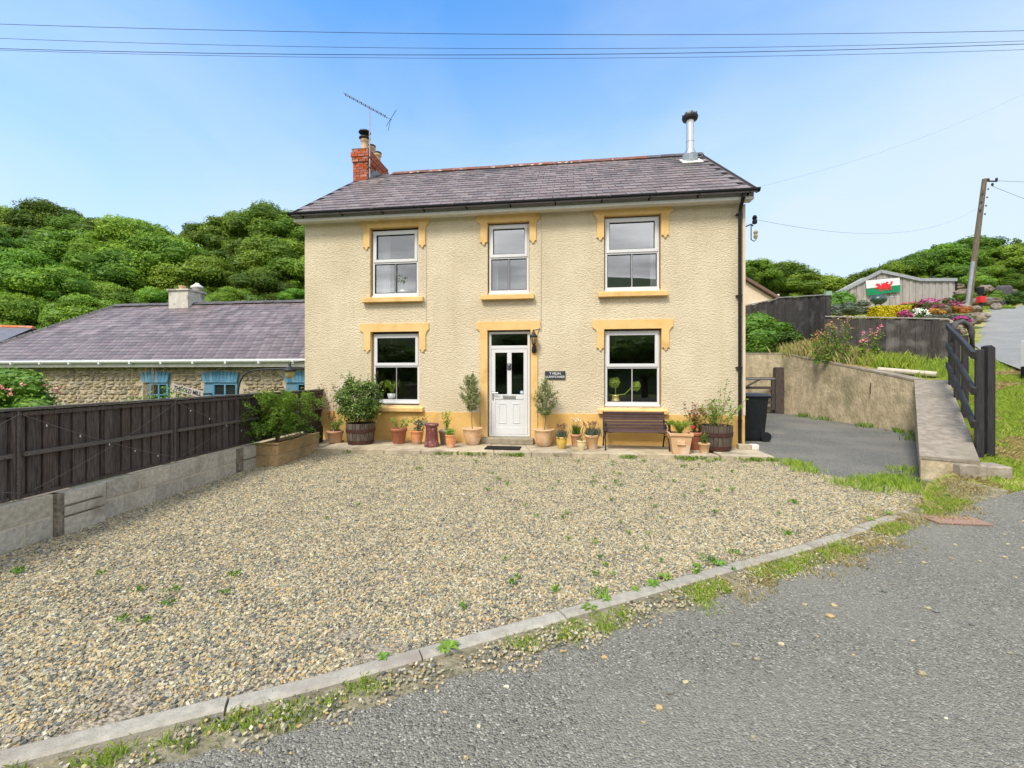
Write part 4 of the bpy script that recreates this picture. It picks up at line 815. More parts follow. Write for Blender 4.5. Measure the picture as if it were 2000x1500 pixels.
for a, b in zip(posts[:-1], posts[1:]):
    t = a+.05; fbox('backing_board', a+.05, b-.05, .034, .045, .40, 1.215, M['slate_joint'])
    while t < b-.05:
        wdt = q.uniform(.125, .165); e = min(t+wdt, b-.04); y0, y1 = FY+.008, FY-.006+q.uniform(-.003, .003)
        MB().add([WM @ Vector(v) for v in ((t+.003, y0, .40), (e-.009, y1, .40), (e-.009, FY+.03, .40), (t+.003, FY+.03, .40), (t+.003, y0, 1.215), (e-.009, y1, 1.215), (e-.009, FY+.03, 1.215), (t+.003, FY+.03, 1.215))], [(0, 3, 2, 1), (4, 5, 6, 7), (0, 1, 5, 4), (1, 2, 6, 5), (2, 3, 7, 6), (3, 0, 4, 7)]).build('board', M['darkwood'], fe); t = e
        if e >= b-.041: break
    fbox('rail', a+.05, b-.05, -.045, .0, .775, .815, M['rail']); fbox('top_rail', a+.05, b-.05, -.03, .0, 1.165, 1.205); fbox('gravel_board', a+.05, b-.05, -.02, .025, .365, .40)
    fbox('capping', a-.04, b-.04, -.045, .05, 1.222, 1.245, M['rail'])
    MB().box((a+b)/2-.045, (a+b)/2+.045, FY-.012, FY-.002, .41, 1.16, WM).build('batten', M['darkwood'], fe)
for p_ in posts[:-1]: fbox('post', p_-.045, p_+.045, -.025, .06, .37, 1.219, bev=.004)
for p_ in posts[2:5]: MB().box(p_-.008, p_+.008, FY-.04, FY-.03, .37, 1.22, WM).build('post_strip', M['rail'], fe)
# pale slivers of packing under the fence
for a, b in ((1.2, 1.36), (1.45, 1.75), (2.0, 2.5), (3.2, 3.62)): MB().box(a, b, FY-.05, FY, .357, .367, WM).build('packing', M['creamwall'], fe)
sl = thing('string_lights', 'thin string of festoon bulbs zigzagging across the dark board fence', 'lights')
def W3(t, y, z): return WM @ Vector((t, FY+y, z))
def festoon(a, b, sag, nb):
    pts = [Vector(a).lerp(Vector(b), k/10)-Vector((0, 0, sag*4*(k/10)*(1-k/10))) for k in range(11)]; MB().tube(pts, .0022, 4).build('cable', M['wirebrown'], sl)
    for k in range(nb):
        p_ = Vector(a).lerp(Vector(b), (k+.7)/(nb+.6)); p_.z -= sag*4*((k+.7)/(nb+.6))*(1-(k+.7)/(nb+.6)); MB().blob((p_.x, p_.y, p_.z-.025), (.006, .006, .013), 6, 4, 0, seed=k).build('bulb', M['letter'], sl)
for a, b in ((3.66, 1.79), (1.79, -.3), (5.53, 3.66)):
    festoon(W3(a, -.055, 1.19), W3(b, -.055, .43), .04, 5); festoon(W3(a-.1, -.055, .43), W3(b, -.055, 1.19), .05, 0)
# planter box
P0 = onZ(545, 909, -.02); P1 = onZ(622, 881, -.02); PL = (P1-P0).length; pdv = (P1-P0).normalized(); pn = Vector((-pdv.y, pdv.x, 0)); 
pl = thing('planter_box', 'long treated timber planter box with a feathery green shrub by the fence', 'planter', (P0.x, P0.y, -.03), math.atan2(pdv.y, pdv.x))
PW, PH = .42, .38
for z0, z1 in ((0, .19), (.194, PH)):
    MB().box(0, PL, 0, .028, z0, z1).build('board', M['planter'], pl, bev=.003); MB().box(0, PL, PW-.028, PW, z0, z1).build('board', M['planter'], pl)
    MB().box(-.03, -.002, 0, PW, z0, z1).build('board', M['planter'], pl, bev=.003); MB().box(PL, PL+.028, 0, PW, z0, z1).build('board', M['planter'], pl)
MB().box(-.05, PL+.03, -.015, .04, PH, PH+.025).box(-.05, .03, .04, PW, PH, PH+.025).build('rim', M['planter'], pl, bev=.003)
MB().box(.0, PL, .03, PW-.03, .2, PH-.05).build('soil', M['soil'], pl)
g = np.random.default_rng(21); mb = MB(); base = np.array([.35, .22, PH])
for k in range(200):                            # feathery sprays of narrow leaves
    a = g.uniform(0, 6.283); u = g.uniform(.15, 1); tip = base+np.array([g.normal(0, .32), g.normal(.02, .28), .10+u*.84]); tip[:2] *= 1
    d = np.array([math.cos(a), math.sin(a), -.25])*g.uniform(.15, .32); m = 42; s_ = g.random(m)[:, None]; P = tip+d*s_+g.normal(0, .028, (m, 3)); P[:, 2] -= .10*(s_[:, 0]**2)
    P[:, 2] = np.maximum(P[:, 2], .30)
    mb.leaves(P, np.array([0, 0, 1])+g.normal(0, .5, (m, 3)), .062, np.clip(.15+.55*u+g.normal(0, .14, m), 0, 1), .3, k)
mb.build('foliage', M['g_acer'], pl)
mb = MB()
for k in range(9): a = g.uniform(0, 6.28); mb.tube([base+np.array([0, 0, -.05]), base+np.array([.12*math.cos(a), .1*math.sin(a), .4]), base+np.array([.4*math.cos(a), .3*math.sin(a), .8])], [.016, .01, .004], 5)
mb.build('branches', M['stem'], pl)
dp_ = MB().box(-.16, .16, -.14, .14, 0, .42).build('planter_tub', M['black'], loc=(-4.42, -.60, .0), bev=.01); tag(dp_, 'dark plastic tub tucked between the timber planter and the house wall', 'tub')

# ------------------------------------------------------------------ the old mill, left
MY = 2.6; ML, MR = -19.2, -5.12; ME = 2.04
mill = thing('stone_cottage', 'low stone cottage with purple slate hipped roof and blue painted lintels behind the fence', 'cottage', (0, 0, 0))
sw_ = MB().box(ML, MR, MY+.03, MY+.35, -1.2, 1.93).build('stone_wall', M['stonemortar'], mill)
MB().box(ML, ML+.35, MY+.35, 9.3, -1.2, 1.93).box(ML, MR, 9.3, 9.6, -1.2, 1.93).build('side_wall', M['stonemortar'], mill)
wins = []
for a, b in ((279, 331), (398, 466), (558, 640)):
    A_, B_ = onY(a, 727, MY), onY(b, 727, MY); wins.append((A_.x, B_.x, onY(a, 747, MY).z, onY(a, 727, MY).z))
def blocked(x0, x1, z0, z1): return any(x1 > w_[0]-.0 and x0 < w_[1]+.0 and z0 < w_[3]+.0 for w_ in wins)
q = random.Random(31); stv = []
for i in range(14):
    j = lambda: q.uniform(.80, 1.0); k8 = [(-1, 0, -1), (1, 0, -1), (1, 0, 1), (-1, 0, 1), (0, 0, -1), (1, 0, 0), (0, 0, 1), (-1, 0, 0)]
    ring = [(-1, -.8), (-.3, -1), (.5, -.95), (1, -.6), (1, .5), (.4, 1), (-.4, .95), (-1, .6)]
    outer = [(x*j(), z*j()) for x, z in ring]; inn = [(x*.72, z*.68) for x, z in outer]
    vs = [(x*.5, .03, z*.5) for x, z in outer]+[(x*.5, -.0, z*.5) for x, z in outer]+[(x*.5, -.02-q.random()*.02, z*.5) for x, z in inn]
    fs = [(a_, (a_+1) % 8, 8+(a_+1) % 8, 8+a_) for a_ in range(8)]+[(8+a_, 8+(a_+1) % 8, 16+(a_+1) % 8, 16+a_) for a_ in range(8)]+[tuple(range(16, 24))]
    stv.append(MB().add(vs, fs))
stm = [s_.mesh('stone', M['stone'], recalc=True) for s_ in stv]; rest = MB(); cnt = 0; cells = []
z = -.2; 
while z < 1.90:
    h = q.choice([.07, .09, .11, .14, .17]); h = min(h, 1.92-z)
    if h < .04: break
    x = ML+.1+q.random()*.2
    while x < MR-.05:
        wd_ = q.uniform(.10, .38)*(1.1 if h > .1 else .9); 
        if q.random() < .12 and h > .12: cells += [(x, x+wd_, z, z+h*.5), (x, x+wd_, z+h*.5, z+h)]
        else: cells.append((x, x+wd_, z+q.uniform(-.012, .012), z+h+q.uniform(-.012, .012)))
        x += wd_
    z += h
cells = [c for c in cells if not blocked(*c)]
cells.sort(key=lambda c: (0 if (c[0] > -16.2 and c[3] > .62) else 1, -(c[1]-c[0])*(c[3]-c[2])))
for c in cells:
    Mx = Matrix.Translation(((c[0]+c[1])/2, MY+.028, (c[2]+c[3])/2)) @ Matrix.Rotation(q.uniform(-.09, .09), 4, 'Y') @ Matrix.Diagonal(((c[1]-c[0])*1.02, q.uniform(.8, 1.6), (c[3]-c[2])*1.04, 1))
    if cnt < 300: o = bpy.data.objects.new('stone', stm[q.randrange(14)]); link(o, sw_); o.matrix_local = Mx; cnt += 1
    else: merge_into(rest, stv[q.randrange(14)], Mx)
tag(rest.build('rubble', M['stone'], sw_, recalc=False), kind='stuff')
for i, w_ in enumerate(wins):
    x0, x1, zb, zt = w_; n = max(5, int((x1-x0)/.11)); lt = MB().box(x0+.03, x1-.03, MY+.0, MY+.03, zb, zt-.03).build('lintel', M['blue'], mill)
    for k in range(n):
        c = (k+.5)/n; xc = x0+(x1-x0)*c; fan = (c-.5)*.16; arch = .05*math.sin(math.pi*c); hw = (x1-x0)/n/2-.005
        pts = [(xc-hw-fan*.0-fan*.35, zb), (xc+hw-fan*.35, zb), (xc+hw+fan*.6, zt+arch-.02), (xc-hw+fan*.6, zt+arch-.02)]
        MB().poly(pts, MY-.06, MY+.0).build('lintel_brick', M['blue'], lt, recalc=True)
    off = .28*(x1-x0); wf = MB(); a, b = x0+off, x1-.03; zt2 = zb-.01; zb2 = -.1; y_ = MY-.03
    for bx in ((a, a+.06, zb2, zt2), (b-.06, b, zb2, zt2), (a+.06, b-.06, zt2-.06, zt2), ((a+b)/2-.025, (a+b)/2+.025, zb2, zt2-.06)): wf.box(bx[0], bx[1], y_, y_+.05, bx[2], bx[3])
    for zz in (.95, .55): wf.box(a+.06, b-.06, y_+.01, y_+.04, zz, zz+.03)
    wo = wf.build('window', M['blue'], mill); MB().box(a+.01, b-.01, y_+.045, y_+.055, zb2, zt2-.01).build('pane', mat('dark_pane', (.02, .022, .025), rough=.08, spec=.6), wo)
    MB().box(x0+.02, a, MY-.015, MY+.02, zb2, zt2).build('side_panel', M['blue'] if i else M['blockdark'], mill)  # first window: shade of the recess put into a dark colour; others blue boards
# mill roof
MRY, MRZ = 6.15, 4.47; me0 = Vector((ML-.2, MY-.25, ME)); run2, rise2 = MRY-(MY-.25), MRZ-ME; sl2 = math.hypot(run2, rise2); hipx = onY(225, 598, MRY).x
L_, R_ = ML-.35, MR
mb = MB(); e = .03; mb.add([(L_, MY-.25, ME-e), (R_, MY-.25, ME-e), (R_, MRY, MRZ-e), (hipx, MRY, MRZ-e), (R_, 2*MRY-MY+.25, ME-e), (L_, 2*MRY-MY+.25, ME-e)], [(0, 1, 2, 3), (3, 2, 4, 5), (0, 3, 5)])
mroof = mb.build('roof', M['slate_joint'], mill)
slating(mroof, M['slate2'], (L_, MY-.27, ME-.03), (1, 0, 0), (0, run2, rise2), R_-L_, sl2, .36, .215, .009, limfun=lambda y: ((hipx-L_)*y/sl2, R_-L_), maxn=300)
capm = lambda L: MB().add([(0, p[0], p[1]) for p in ((-.15, -.09), (-.03, .02), (.03, .02), (.15, -.09))]+[(L, p[0], p[1]) for p in ((-.15, -.09), (-.03, .02), (.03, .02), (.15, -.09))], [(0, 3, 2, 1), (4, 5, 6, 7), (0, 1, 5, 4), (1, 2, 6, 5), (2, 3, 7, 6), (3, 0, 4, 7)])
cm = capm(.41).mesh('ridge_tile', M['ridge2'], recalc=True)
x = hipx
while x < R_-.3: inst('ridge_tile', cm, mroof, (x, MRY, MRZ+.055+rnd.uniform(-.006, .006))); x += .425
hv = Vector((hipx-L_, run2, rise2)); hl = hv.length; hd = hv.normalized()
for k in range(int(hl/.44)):
    p_ = Vector((L_, MY-.25, ME+.05))+hd*(k*.44+.1); o = inst('hip_tile', cm, mroof, p_); o.rotation_euler = (0, -math.asin(hd.z), math.atan2(hd.y, hd.x))
mb = MB(); mb.tube([(L_-.1, MY-.33, ME-.04), (R_, MY-.33, ME-.02)], .055, 8); gt = mb.build('gutter', mat('grey_white_gutter', (.50, .52, .51), (.58, .60, .58), rough=.5), mill, smooth=False)
for k in range(13): MB().box(L_+.6+k*1.1, L_+.66+k*1.1, MY-.40, MY-.26, ME-.11, ME-.02).build('gutter_bracket', M['upvc'], gt)
MB().box(L_, R_, MY-.27, MY-.25, ME-.20, ME-.06).box(L_, R_, MY-.25, MY+.1, ME-.20, ME-.185).build('fascia', M['white'], mill)
c0, c1 = onY(339, 590, MRY-.1), onY(376, 590, MRY-.1); ct = onY(335, 565, MRY-.3).z
cr = mat('stained_render', (.50, .47, .42), (.62, .58, .52), rough=.95, scale=8, c3=(.25, .23, .2), patch=3, streak=(1, 1, .4))
mc = MB().box(c0.x, c1.x, MRY-.32, MRY+.5, 4.0, ct-.06).build('chimney', cr, mill); MB().box(c0.x-.05, c1.x+.05, MRY-.37, MRY+.55, ct-.06, ct+.0).build('chimney_cap', cr, mc)
MB().lathe([(.17, 0), (.17, .12), (.24, .14), (.22, .2), (.12, .27), (.08, .30), (.07, .34), (.01, .35)], (c1.x-.12, MRY+.25, ct), 16).build('cowl', M['white'], mc, smooth=True); MB().lathe([(.12, 0), (.11, .1), (.13, .15), (.13, .19), (.09, .19)], (c0.x+.30, MRY, ct), 14).build('chimney_pot', M['potclay'], mc)
# orange ridge roof further left
ob = thing('distant_roof', 'slate roof with bright orange ridge tiles at the far left beyond the cottage', 'roof')
A_, B_ = at(-60, 636, 26), at(66, 640, 25.4)
mb = MB(); mb.add([A_, B_, B_+Vector((.9, -3.6, -1.9)), A_+Vector((0, -3.6, -1.9)), A_+Vector((0, 3.6, -1.9)), B_+Vector((.9, 3.6, -1.9))], [(3, 2, 1, 0), (0, 1, 5, 4)]); mb.build('roof_slope', mat('dark_slate_far', (.12, .12, .14), (.17, .17, .19), rough=.6, scale=2, streak=(1, 1, 4)), ob)
MB().box(A_.x, B_.x, A_.y-3, A_.y+3, -1.2, A_.z-1.6).build('wall', M['white'], ob)
for k in range(9):
    p_ = A_.lerp(B_, k/9); p2 = A_.lerp(B_, (k+.96)/9); MB().tube([p_, p2], .10, 7).build('ridge_tile', M['ridge3'], ob)
# sign The Old Mill
s0, s1 = onY(337, 756, 2.2), onY(397, 771, 2.2); sd_ = (s1-s0); sg = thing('mill_sign', 'slanted pale board with hand painted black letters on the cottage wall', 'sign', (s0+s1)/2, 0)
ang = math.atan2(s0.z-s1.z, s1.x-s0.x); sg.rotation_euler = (0, ang, 0); Lh = sd_.length/2
MB().box(-Lh, Lh, -.01, .02, -.105, .105).build('board', M['signboard'], sg, bev=.004)
text('lettering', 'THE OLD MILL', .185, Matrix.Translation((0, -.014, -.005)) @ RX @ Matrix.Diagonal((.80, 1, 1, 1)), M['blacktext'], sg, .002)
MB().box(-Lh+.05, -Lh+.09, .02, .40, -.02, .02).box(Lh-.09, Lh-.05, .02, .40, -.02, .02).build('bracket', M['iron'], sg)
# arch with lamp
ar = thing('lamp_arch', 'black iron arch with a lamp, between the cottage and the house', 'lamp', (0, 0, 0))
pt = lambda x, y: onY(x, y, .25)
pts = [pt(463, 800), pt(465, 765), pt(468, 748), pt(476, 733), pt(490, 724), pt(520, 721), pt(560, 720), pt(596, 719)]
MB().tube(pts, .020, 8).build('arch_bar', M['iron'], ar)
c = pt(566, 722); MB().tube([pt(566, 708), pt(598, 705)], .012, 6).build('stay', M['iron'], ar)
MB().lathe([(.02, .17), (.035, .13), (.02, .10), (.06, .07), (.15, .0), (.17, -.03), (.15, -.035)], (c.x, c.y, c.z), 16).build('lamp_hood', M['iron'], ar, smooth=True)
MB().lathe([(.11, -.035), (.115, -.10), (.08, -.19), (.02, -.22)], (c.x, c.y, c.z), 16).build('lamp_bowl', M['amber'], ar, smooth=True)

# ------------------------------------------------------------------ wooded hill, left and behind
hp = [(-60, 0, 0), (-30, 8, .5), (-14, 14, 0), (0, 14, 0), (6, 20, 1)]
TREES = [  # px, py of crown centre, distance, radius, kind
 (20, 462, 82, 8.0, 0), (95, 450, 84, 8.0, 2), (165, 468, 80, 6.0, 0), (215, 470, 76, 5.5, 2), (415, 478, 88, 6.5, 2), (470, 468, 84, 7.5, 0), (530, 462, 82, 8.0, 2), (585, 478, 80, 7.0, 0), (650, 520, 84, 8.0, 2),
 (60, 510, 68, 8.0, 2), (150, 520, 66, 8.0, 0), (265, 500, 62, 7.6, 1), (330, 535, 58, 7.0, 0), (395, 560, 56, 6.0, 0), (240, 560, 55, 7.0, 0), (480, 530, 66, 7.0, 2), (550, 530, 62, 7.0, 0), (520, 572, 54, 4.8, 2), (600, 560, 58, 6.0, 0),
 (30, 560, 42, 5.2, 1), (115, 590, 38, 4.6, 1), (30, 640, 34, 3.8, 1), (175, 635, 34, 3.4, 1), (225, 600, 40, 3.4, 0), (300, 602, 42, 2.8, 1), (345, 600, 44, 2.6, 1), (455, 592, 36, 1.9, 1), (425, 600, 38, 1.8, 1), (582, 588, 34, 1.6, 1), (-70, 500, 60, 8, 2), (-80, 600, 40, 5, 1), (-40, 440, 84, 7, 0),
 (480, 615, 44, 3.0, 2), (380, 600, 50, 3.2, 2)]
tp = []
for px, py, d, r, k in TREES: c = at(px, py, d); tp.append((c.x, c.y, c.z-r*.75))
hpts = np.array(tp+[(-160, 40, 22), (-120, 100, 42), (-60, 120, 42), (-10, 110, 34), (20, 120, 28), (-60, -20, 0), (-30, 16, -.8), (-16, 22, -.6), (-5, 26, 0), (0, 60, 14), (-100, 10, 8), (30, 140, 26), (-150, 160, 45), (0, 180, 38), (-36, 24, 1)])
def hill(x, y):
    d2 = (hpts[:, 0]-x)**2+(hpts[:, 1]-y)**2+4; w_ = 1/d2**1.6; return float((w_*hpts[:, 2]).sum()/w_.sum())
hpoly = [(-170, -25), (-60, -20), (-24, 11), (-5, 16), (4, 30), (14, 70), (35, 150), (0, 190), (-170, 190)]
hv_, hf_ = tri_fill(hpoly, 5.5, hill); o = MB().add(hv_, hf_).build('wooded_hillside', mat('woodland_floor', (.012, .035, .008), (.05, .10, .02), rough=1, scale=.4, bump=1, bscale=2, dist=.5), smooth=True); tag(o, kind='structure')
# crowns: four shared leaf meshes and one trunk mesh
crowns = [lobed(17000, 100+i, nl=48, rx=1, ry=1, rz=.85, leaf=.047, lr=(.11, .30), asp=.6, flat=.66) for i in range(4)]
KM = [M['g_tree'], M['g_tree2'], M['g_dark']]; cmesh = {(i, k): crowns[i].mesh('crown', KM[k]) for i in range(4) for k in range(3)}
def trunk_mb():
    mb = MB(); mb.tube([(0, 0, -1.3), (.02, 0, -.6), (-.02, .03, 0)], [.075, .055, .03], 7)
    for a in range(5): mb.tube([(0, 0, -.5), (.25*math.cos(a*1.25), .25*math.sin(a*1.25), -.1), (.5*math.cos(a*1.25), .5*math.sin(a*1.25), .3)], [.035, .022, .01], 5)
    return mb
tmesh = trunk_mb().mesh('trunk', M['bark'])
TL = {0: 'mid green', 1: 'bright green', 2: 'dark green'}
def where(px, py):
    h_ = 'far left' if px < 100 else ('left' if px < 240 else ('centre left' if px < 400 else 'near the house'))
    return h_
def place_tree(px, py, d, r, k, name, label, cat, group, i, sz=.85):
    c = at(px, py, d); t_ = thing(name, label, cat, (c.x, c.y, c.z), rnd.uniform(0, 6.28), group); t_.scale = (r, r, r*rnd.uniform(sz, sz+.12))
    inst('crown', cmesh[(i % 4, k)], t_, (0, 0, 0)); inst('trunk', tmesh, t_, (0, 0, 0)); return t_
rows = {'ridge': 'on the skyline of the wooded hill', 'mid': 'on the middle slope of the wooded hill', 'front': 'just behind the cottage roof'}
ordn = ['leftmost', 'second from left', 'third from left', 'fourth from left', 'fifth from left', 'sixth from left', 'seventh from left', 'eighth from left', 'ninth from left', 'tenth from left', 'eleventh from left', 'twelfth from left', 'thirteenth from left', 'fourteenth from left', 'fifteenth from left']
grp = {'ridge': [], 'mid': [], 'front': []}
for tdef in TREES: grp['ridge' if tdef[2] > 72 else ('mid' if tdef[2] > 48 else 'front')].append(tdef)
ti = 0
for rk, L in grp.items():
    vis = sorted([t_ for t_ in L if t_[0] > -30], key=lambda t_: t_[0])
    for t_ in L:
        lab = ('%s broadleaf tree %s, %s' % (TL[t_[4]], rows[rk], ordn[vis.index(t_)])) if t_ in vis else 'broadleaf tree of the wooded hill standing past the left edge'
        place_tree(*t_, 'broadleaf_tree', lab, 'tree', 'trees on the wooded hill', ti); ti += 1
# shrubs and undergrowth closing the gaps between trunks
g = np.random.default_rng(5); mb = MB(); P = []; 
for k in range(9000):
    x, y = g.uniform(-80, 8), g.uniform(20, 105); P.append((x, y, hill(x, y)+g.uniform(0, 2.2)))
mb.leaves(P, g.normal(0, .5, (9000, 3))+np.array([0, -.3, .8]), .9, g.uniform(0, .55, 9000), .7, 3); o = mb.build('woodland_undergrowth', M['g_dark']); tag(o, kind='stuff')
# flowering shrub over the fence at far left
def bush(name, label, cat, c, r, n, leaf, matl, seed, nl=10, group=None, flowers=None, fn=0, fs=.03, asp=.55, core=True, inner=.25, lr=(.28, .48)):
    t_ = thing(name, label, cat, (c[0], c[1], c[2]), 0, group); mb = lobed(n, seed, nl=nl, leaf=leaf/((r[0]*r[1]*r[2])**(1/3)), rz=1, lr=lr, core=core, asp=asp, inner=inner, full=True, flat=1)
    mb.build('foliage', matl, t_).scale = r
    if flowers:
        g = np.random.default_rng(seed+9); P, v = in_ellipsoid(fn, (0, 0, 0), (r[0]*1.0, r[1]*1.0, r[2]*.95), g, .85); P = P[(v[:, 2] > -.2)]; P = np.repeat(P, 5, 0)+g.normal(0, fs*.5, (len(P)*5, 3))
        MB().leaves(P, np.array([0, -.6, .5])+g.normal(0, .5, (len(P), 3)), fs, g.random(len(P)), .9, seed).build('flowers', flowers, t_)
    return t_
c = at(20, 755, 8.6); bush('honeysuckle', 'green climbing shrub with coral flowers behind the fence at far left', 'shrub', (c.x, c.y, c.z-.28), (1.0, .5, .62), 5200, .075, M['g_weed'], 61, nl=22, flowers=M['f_pink'], fn=60, fs=.05, lr=(.3, .5))
mb = MB(); g = np.random.default_rng(8); P = []
for px in (270, 282, 292, 318, 235, 245, 205):
    c = at(px+g.uniform(-5, 5), 790, 8.0); P += [(c.x+g.normal(0, .07), c.y+.5+g.normal(0, .1), 1.0+g.uniform(0, .35)*(1 if px > 260 else .5)) for k in range(28)]
mb.leaves(P, g.normal(0, 1, (len(P), 3)), .06, g.random(len(P)), .5, 2)
o = mb.build('weeds_behind_fence', M['g_weed']); tag(o, kind='stuff')
dg_ = thing('dry_grass_clump', 'clump of tall dry grass stalks rising above the fence before the cottage window', 'grass clump', (at(275, 780, 8.5).x, at(275, 780, 8.5).y, .2))
mb = MB()
for k in range(14):
    x = rnd.uniform(-.25, .25); mb.tube([(x, 0, 0), (x+rnd.uniform(-.05, .05), .02, .9), (x+rnd.uniform(-.16, .14), 0, 1.15+rnd.uniform(0, .42))], .004, 4)
mb.build('stalks', M['f_straw'], dg_)

# ------------------------------------------------------------------ right side: retaining wall, gate, fences
rt = thing('retaining_wall', 'tan cement rendered retaining wall curving along the right of the driveway', 'wall')
LW = [((5.0, 7.45), .3, 2.38), ((7.5, 7.0), .3, 2.38), ((8.49, 6.29), .28, 2.33), ((9.3, 3.75), .12, 1.78), ((9.75, 2.32), .03, 1.46), ((8.05, -.18), -.03, .90), ((6.40, -2.60), -.10, .385)]
def wallrun(pts, wd_, name, m, dz_=0.0, z0f=None, over=0, m2=None):
    n = len(pts); P = [Vector(p[0]) for p in pts]; off = []
    for i in range(n):
        t_ = (P[min(i+1, n-1)]-P[max(i-1, 0)]).normalized(); nn = Vector((-t_.y, t_.x)); off.append(nn)
    vs = []
    for i in range(n):
        a = P[i]-off[i]*over; b = P[i]+off[i]*wd_; z0, z1 = pts[i][1]-.3, pts[i][2]+dz_
        if z0f: z0 = z1-z0f
        vs += [(a.x, a.y, z0), (a.x, a.y, z1), (b.x, b.y, z1), (b.x, b.y, z0)]
    fs = [(i*4+k, i*4+(k+1) % 4, (i+1)*4+(k+1) % 4, (i+1)*4+k) for i in range(n-1) for k in range(4)]+[(0, 1, 2, 3), tuple((n-1)*4+k for k in (3, 2, 1, 0))]
    return MB().add(vs, fs).build(name, m, rt, recalc=True)
sub = []
for (a, b) in zip(LW[:-1], LW[1:]):
    for k in range(6): f_ = k/6; sub.append(((a[0][0]+(b[0][0]-a[0][0])*f_, a[0][1]+(b[0][1]-a[0][1])*f_), a[1]+(b[1]-a[1])*f_, a[2]+(b[2]-a[2])*f_))
sub.append(LW[-1]); far_ = sub[:25]; near_ = sub[24:]
wallrun([(p[0], p[1], p[2]) for p in far_], .34, 'rendered_wall', M['retain'], -.03)
wallrun([(p[0], p[1], p[2]) for p in near_], .50, 'rendered_wall', M['retain'], -.04)
wallrun(far_, .36, 'coping', M['cope'], .02, .05, .01); wallrun([(p[0], p[1], p[2]+(.0 if i else .0)) for i, p in enumerate(near_)], .60, 'coping', M['cope'], .0, .06, .012)
E_ = LW[-1][0]; mb = MB()
for bx in ((.02, .30, -.12, .12, -.2, .06), (.28, .60, -.20, .1, -.08, .33), (.60, .92, -.14, .2, -.0, .31)):
    m_ = Matrix.Translation((E_[0], E_[1]-.12, 0)) @ Matrix.Rotation(rnd.uniform(-.2, .2), 4, 'Z'); MB().box(*bx, m_).build('end_block', M['cope'], rt, bev=.02)
p_ = onY(1683, 0, 0); c = Vector((9.42, 3.36, 1.25)); MB().tube([c+Vector((-.04, -.02, .12)), c+Vector((-.05, -.02, -.18))], .012, 6).build('rust_stub', M['hoop'], rt)
for k, (px, py) in enumerate(((1703, 763), (1777, 819), (1561, 752))):
    pp_ = at(px, py, 11.6 if px < 1750 else 10.0)
tl = thing('loose_timber', 'pale weathered round pole lying on top of the retaining wall bank', 'timber'); a, b = at(1715, 707, 12.1), at(1830, 719, 11.1); a.z = hz(a.x, a.y)+.10; b.z = hz(b.x, b.y)+.12
MB().tube([a, b], .07, 10).build('pole', mat('bleached_wood', (.48, .43, .35), (.62, .56, .47), rough=.9, scale=8), tl)
tl = thing('loose_plank', 'greenish old planks lying on the retaining wall, left of the pale pole', 'plank'); a, b = at(1652, 701, 12.9), at(1708, 713, 12.2); a.z = hz(a.x, a.y)+.07; b.z = hz(b.x, b.y)+.07
MB().bar(a, b, .22, .035).build('plank', M['planter'], tl); MB().bar(b+Vector((.05, -.1, -.03)), b+Vector((.7, -.75, -.18)), .1, .04).build('plank', M['planter'], tl)
# five bar gate
gt = thing('field_gate', 'black timber five bar gate with a thick post across the driveway', 'gate', (0, 0, 0))
mb = MB(); mb.box(8.17, 8.43, 6.10, 6.34, .2, 1.86); mb.build('gate_post', M['darkwood'], gt, bev=.02)
for z in (1.47, 1.16, .87, .66, .46): MB().box(4.98, 8.17, 6.18, 6.24, z-.045, z+.045).build('bar', M['darkwood'], gt)
MB().bar((6.0, 6.16, .5), (7.7, 6.16, 1.45), .04, .08, up=(0, 1, 0)).build('brace', M['darkwood'], gt); MB().box(5.0, 5.1, 6.16, 6.25, .4, 1.5).build('stile', M['darkwood'], gt); MB().box(8.07, 8.16, 6.16, 6.25, .4, 1.5).build('stile', M['darkwood'], gt)
MB().box(7.2, 8.2, 6.15, 6.17, 1.45, 1.49).build('hinge_strap', M['alu'], gt)
# wheelie bin
wb = thing('wheelie_bin', 'black wheelie bin standing in the driveway by the house corner', 'bin', (5.42, 1.05, .08), R(0))
vs = []
for z, sx, sy in ((0, .22, .20), (.08, .235, .22), (.95, .30, .27), (.98, .32, .285), (1.0, .32, .285)): vs += [(-sx, -sy, z), (sx, -sy, z), (sx, sy, z), (-sx, sy, z)]
MB().add(vs, [(i*4+k, i*4+(k+1) % 4, i*4+4+(k+1) % 4, i*4+4+k) for i in range(4) for k in range(4)]+[(0, 3, 2, 1), (16, 17, 18, 19)]).build('body', M['black'], wb, bev=.012)
vs = []
for z, sx, sy in ((1.003, .345, .30), (1.045, .345, .30), (1.085, .27, .24)): vs += [(-sx, -sy, z), (sx, -sy, z), (sx, sy, z), (-sx, sy, z)]
MB().add(vs, [(i*4+k, i*4+(k+1) % 4, i*4+4+(k+1) % 4, i*4+4+k) for i in range(2) for k in range(4)]+[(0, 3, 2, 1), (8, 9, 10, 11)]).build('lid', mat('dark_blue_grey_lid', (.02, .025, .04), (.03, .035, .05), rough=.3, spec=.6), wb, bev=.01)
MB().tube([(.34, -.24, .98), (.40, -.24, 1.0), (.40, .24, 1.0), (.34, .24, .98)], .014, 6).build('handle', M['black'], wb)
for y_ in (-.25, .25):
    o = MB().lathe([(.0, -.03), (.105, -.03), (.115, -.015), (.115, .015), (.105, .03), (.0, .03)], seg=20, cap=False).build('wheel', M['black'], wb, smooth=False); o.location = (.25, y_, .10); o.rotation_euler = (R(90), 0, 0)
    h_ = MB().lathe([(.0, -.04), (.04, -.04), (.05, -.032)], seg=14, cap=False).build('hub', M['iron'], o)
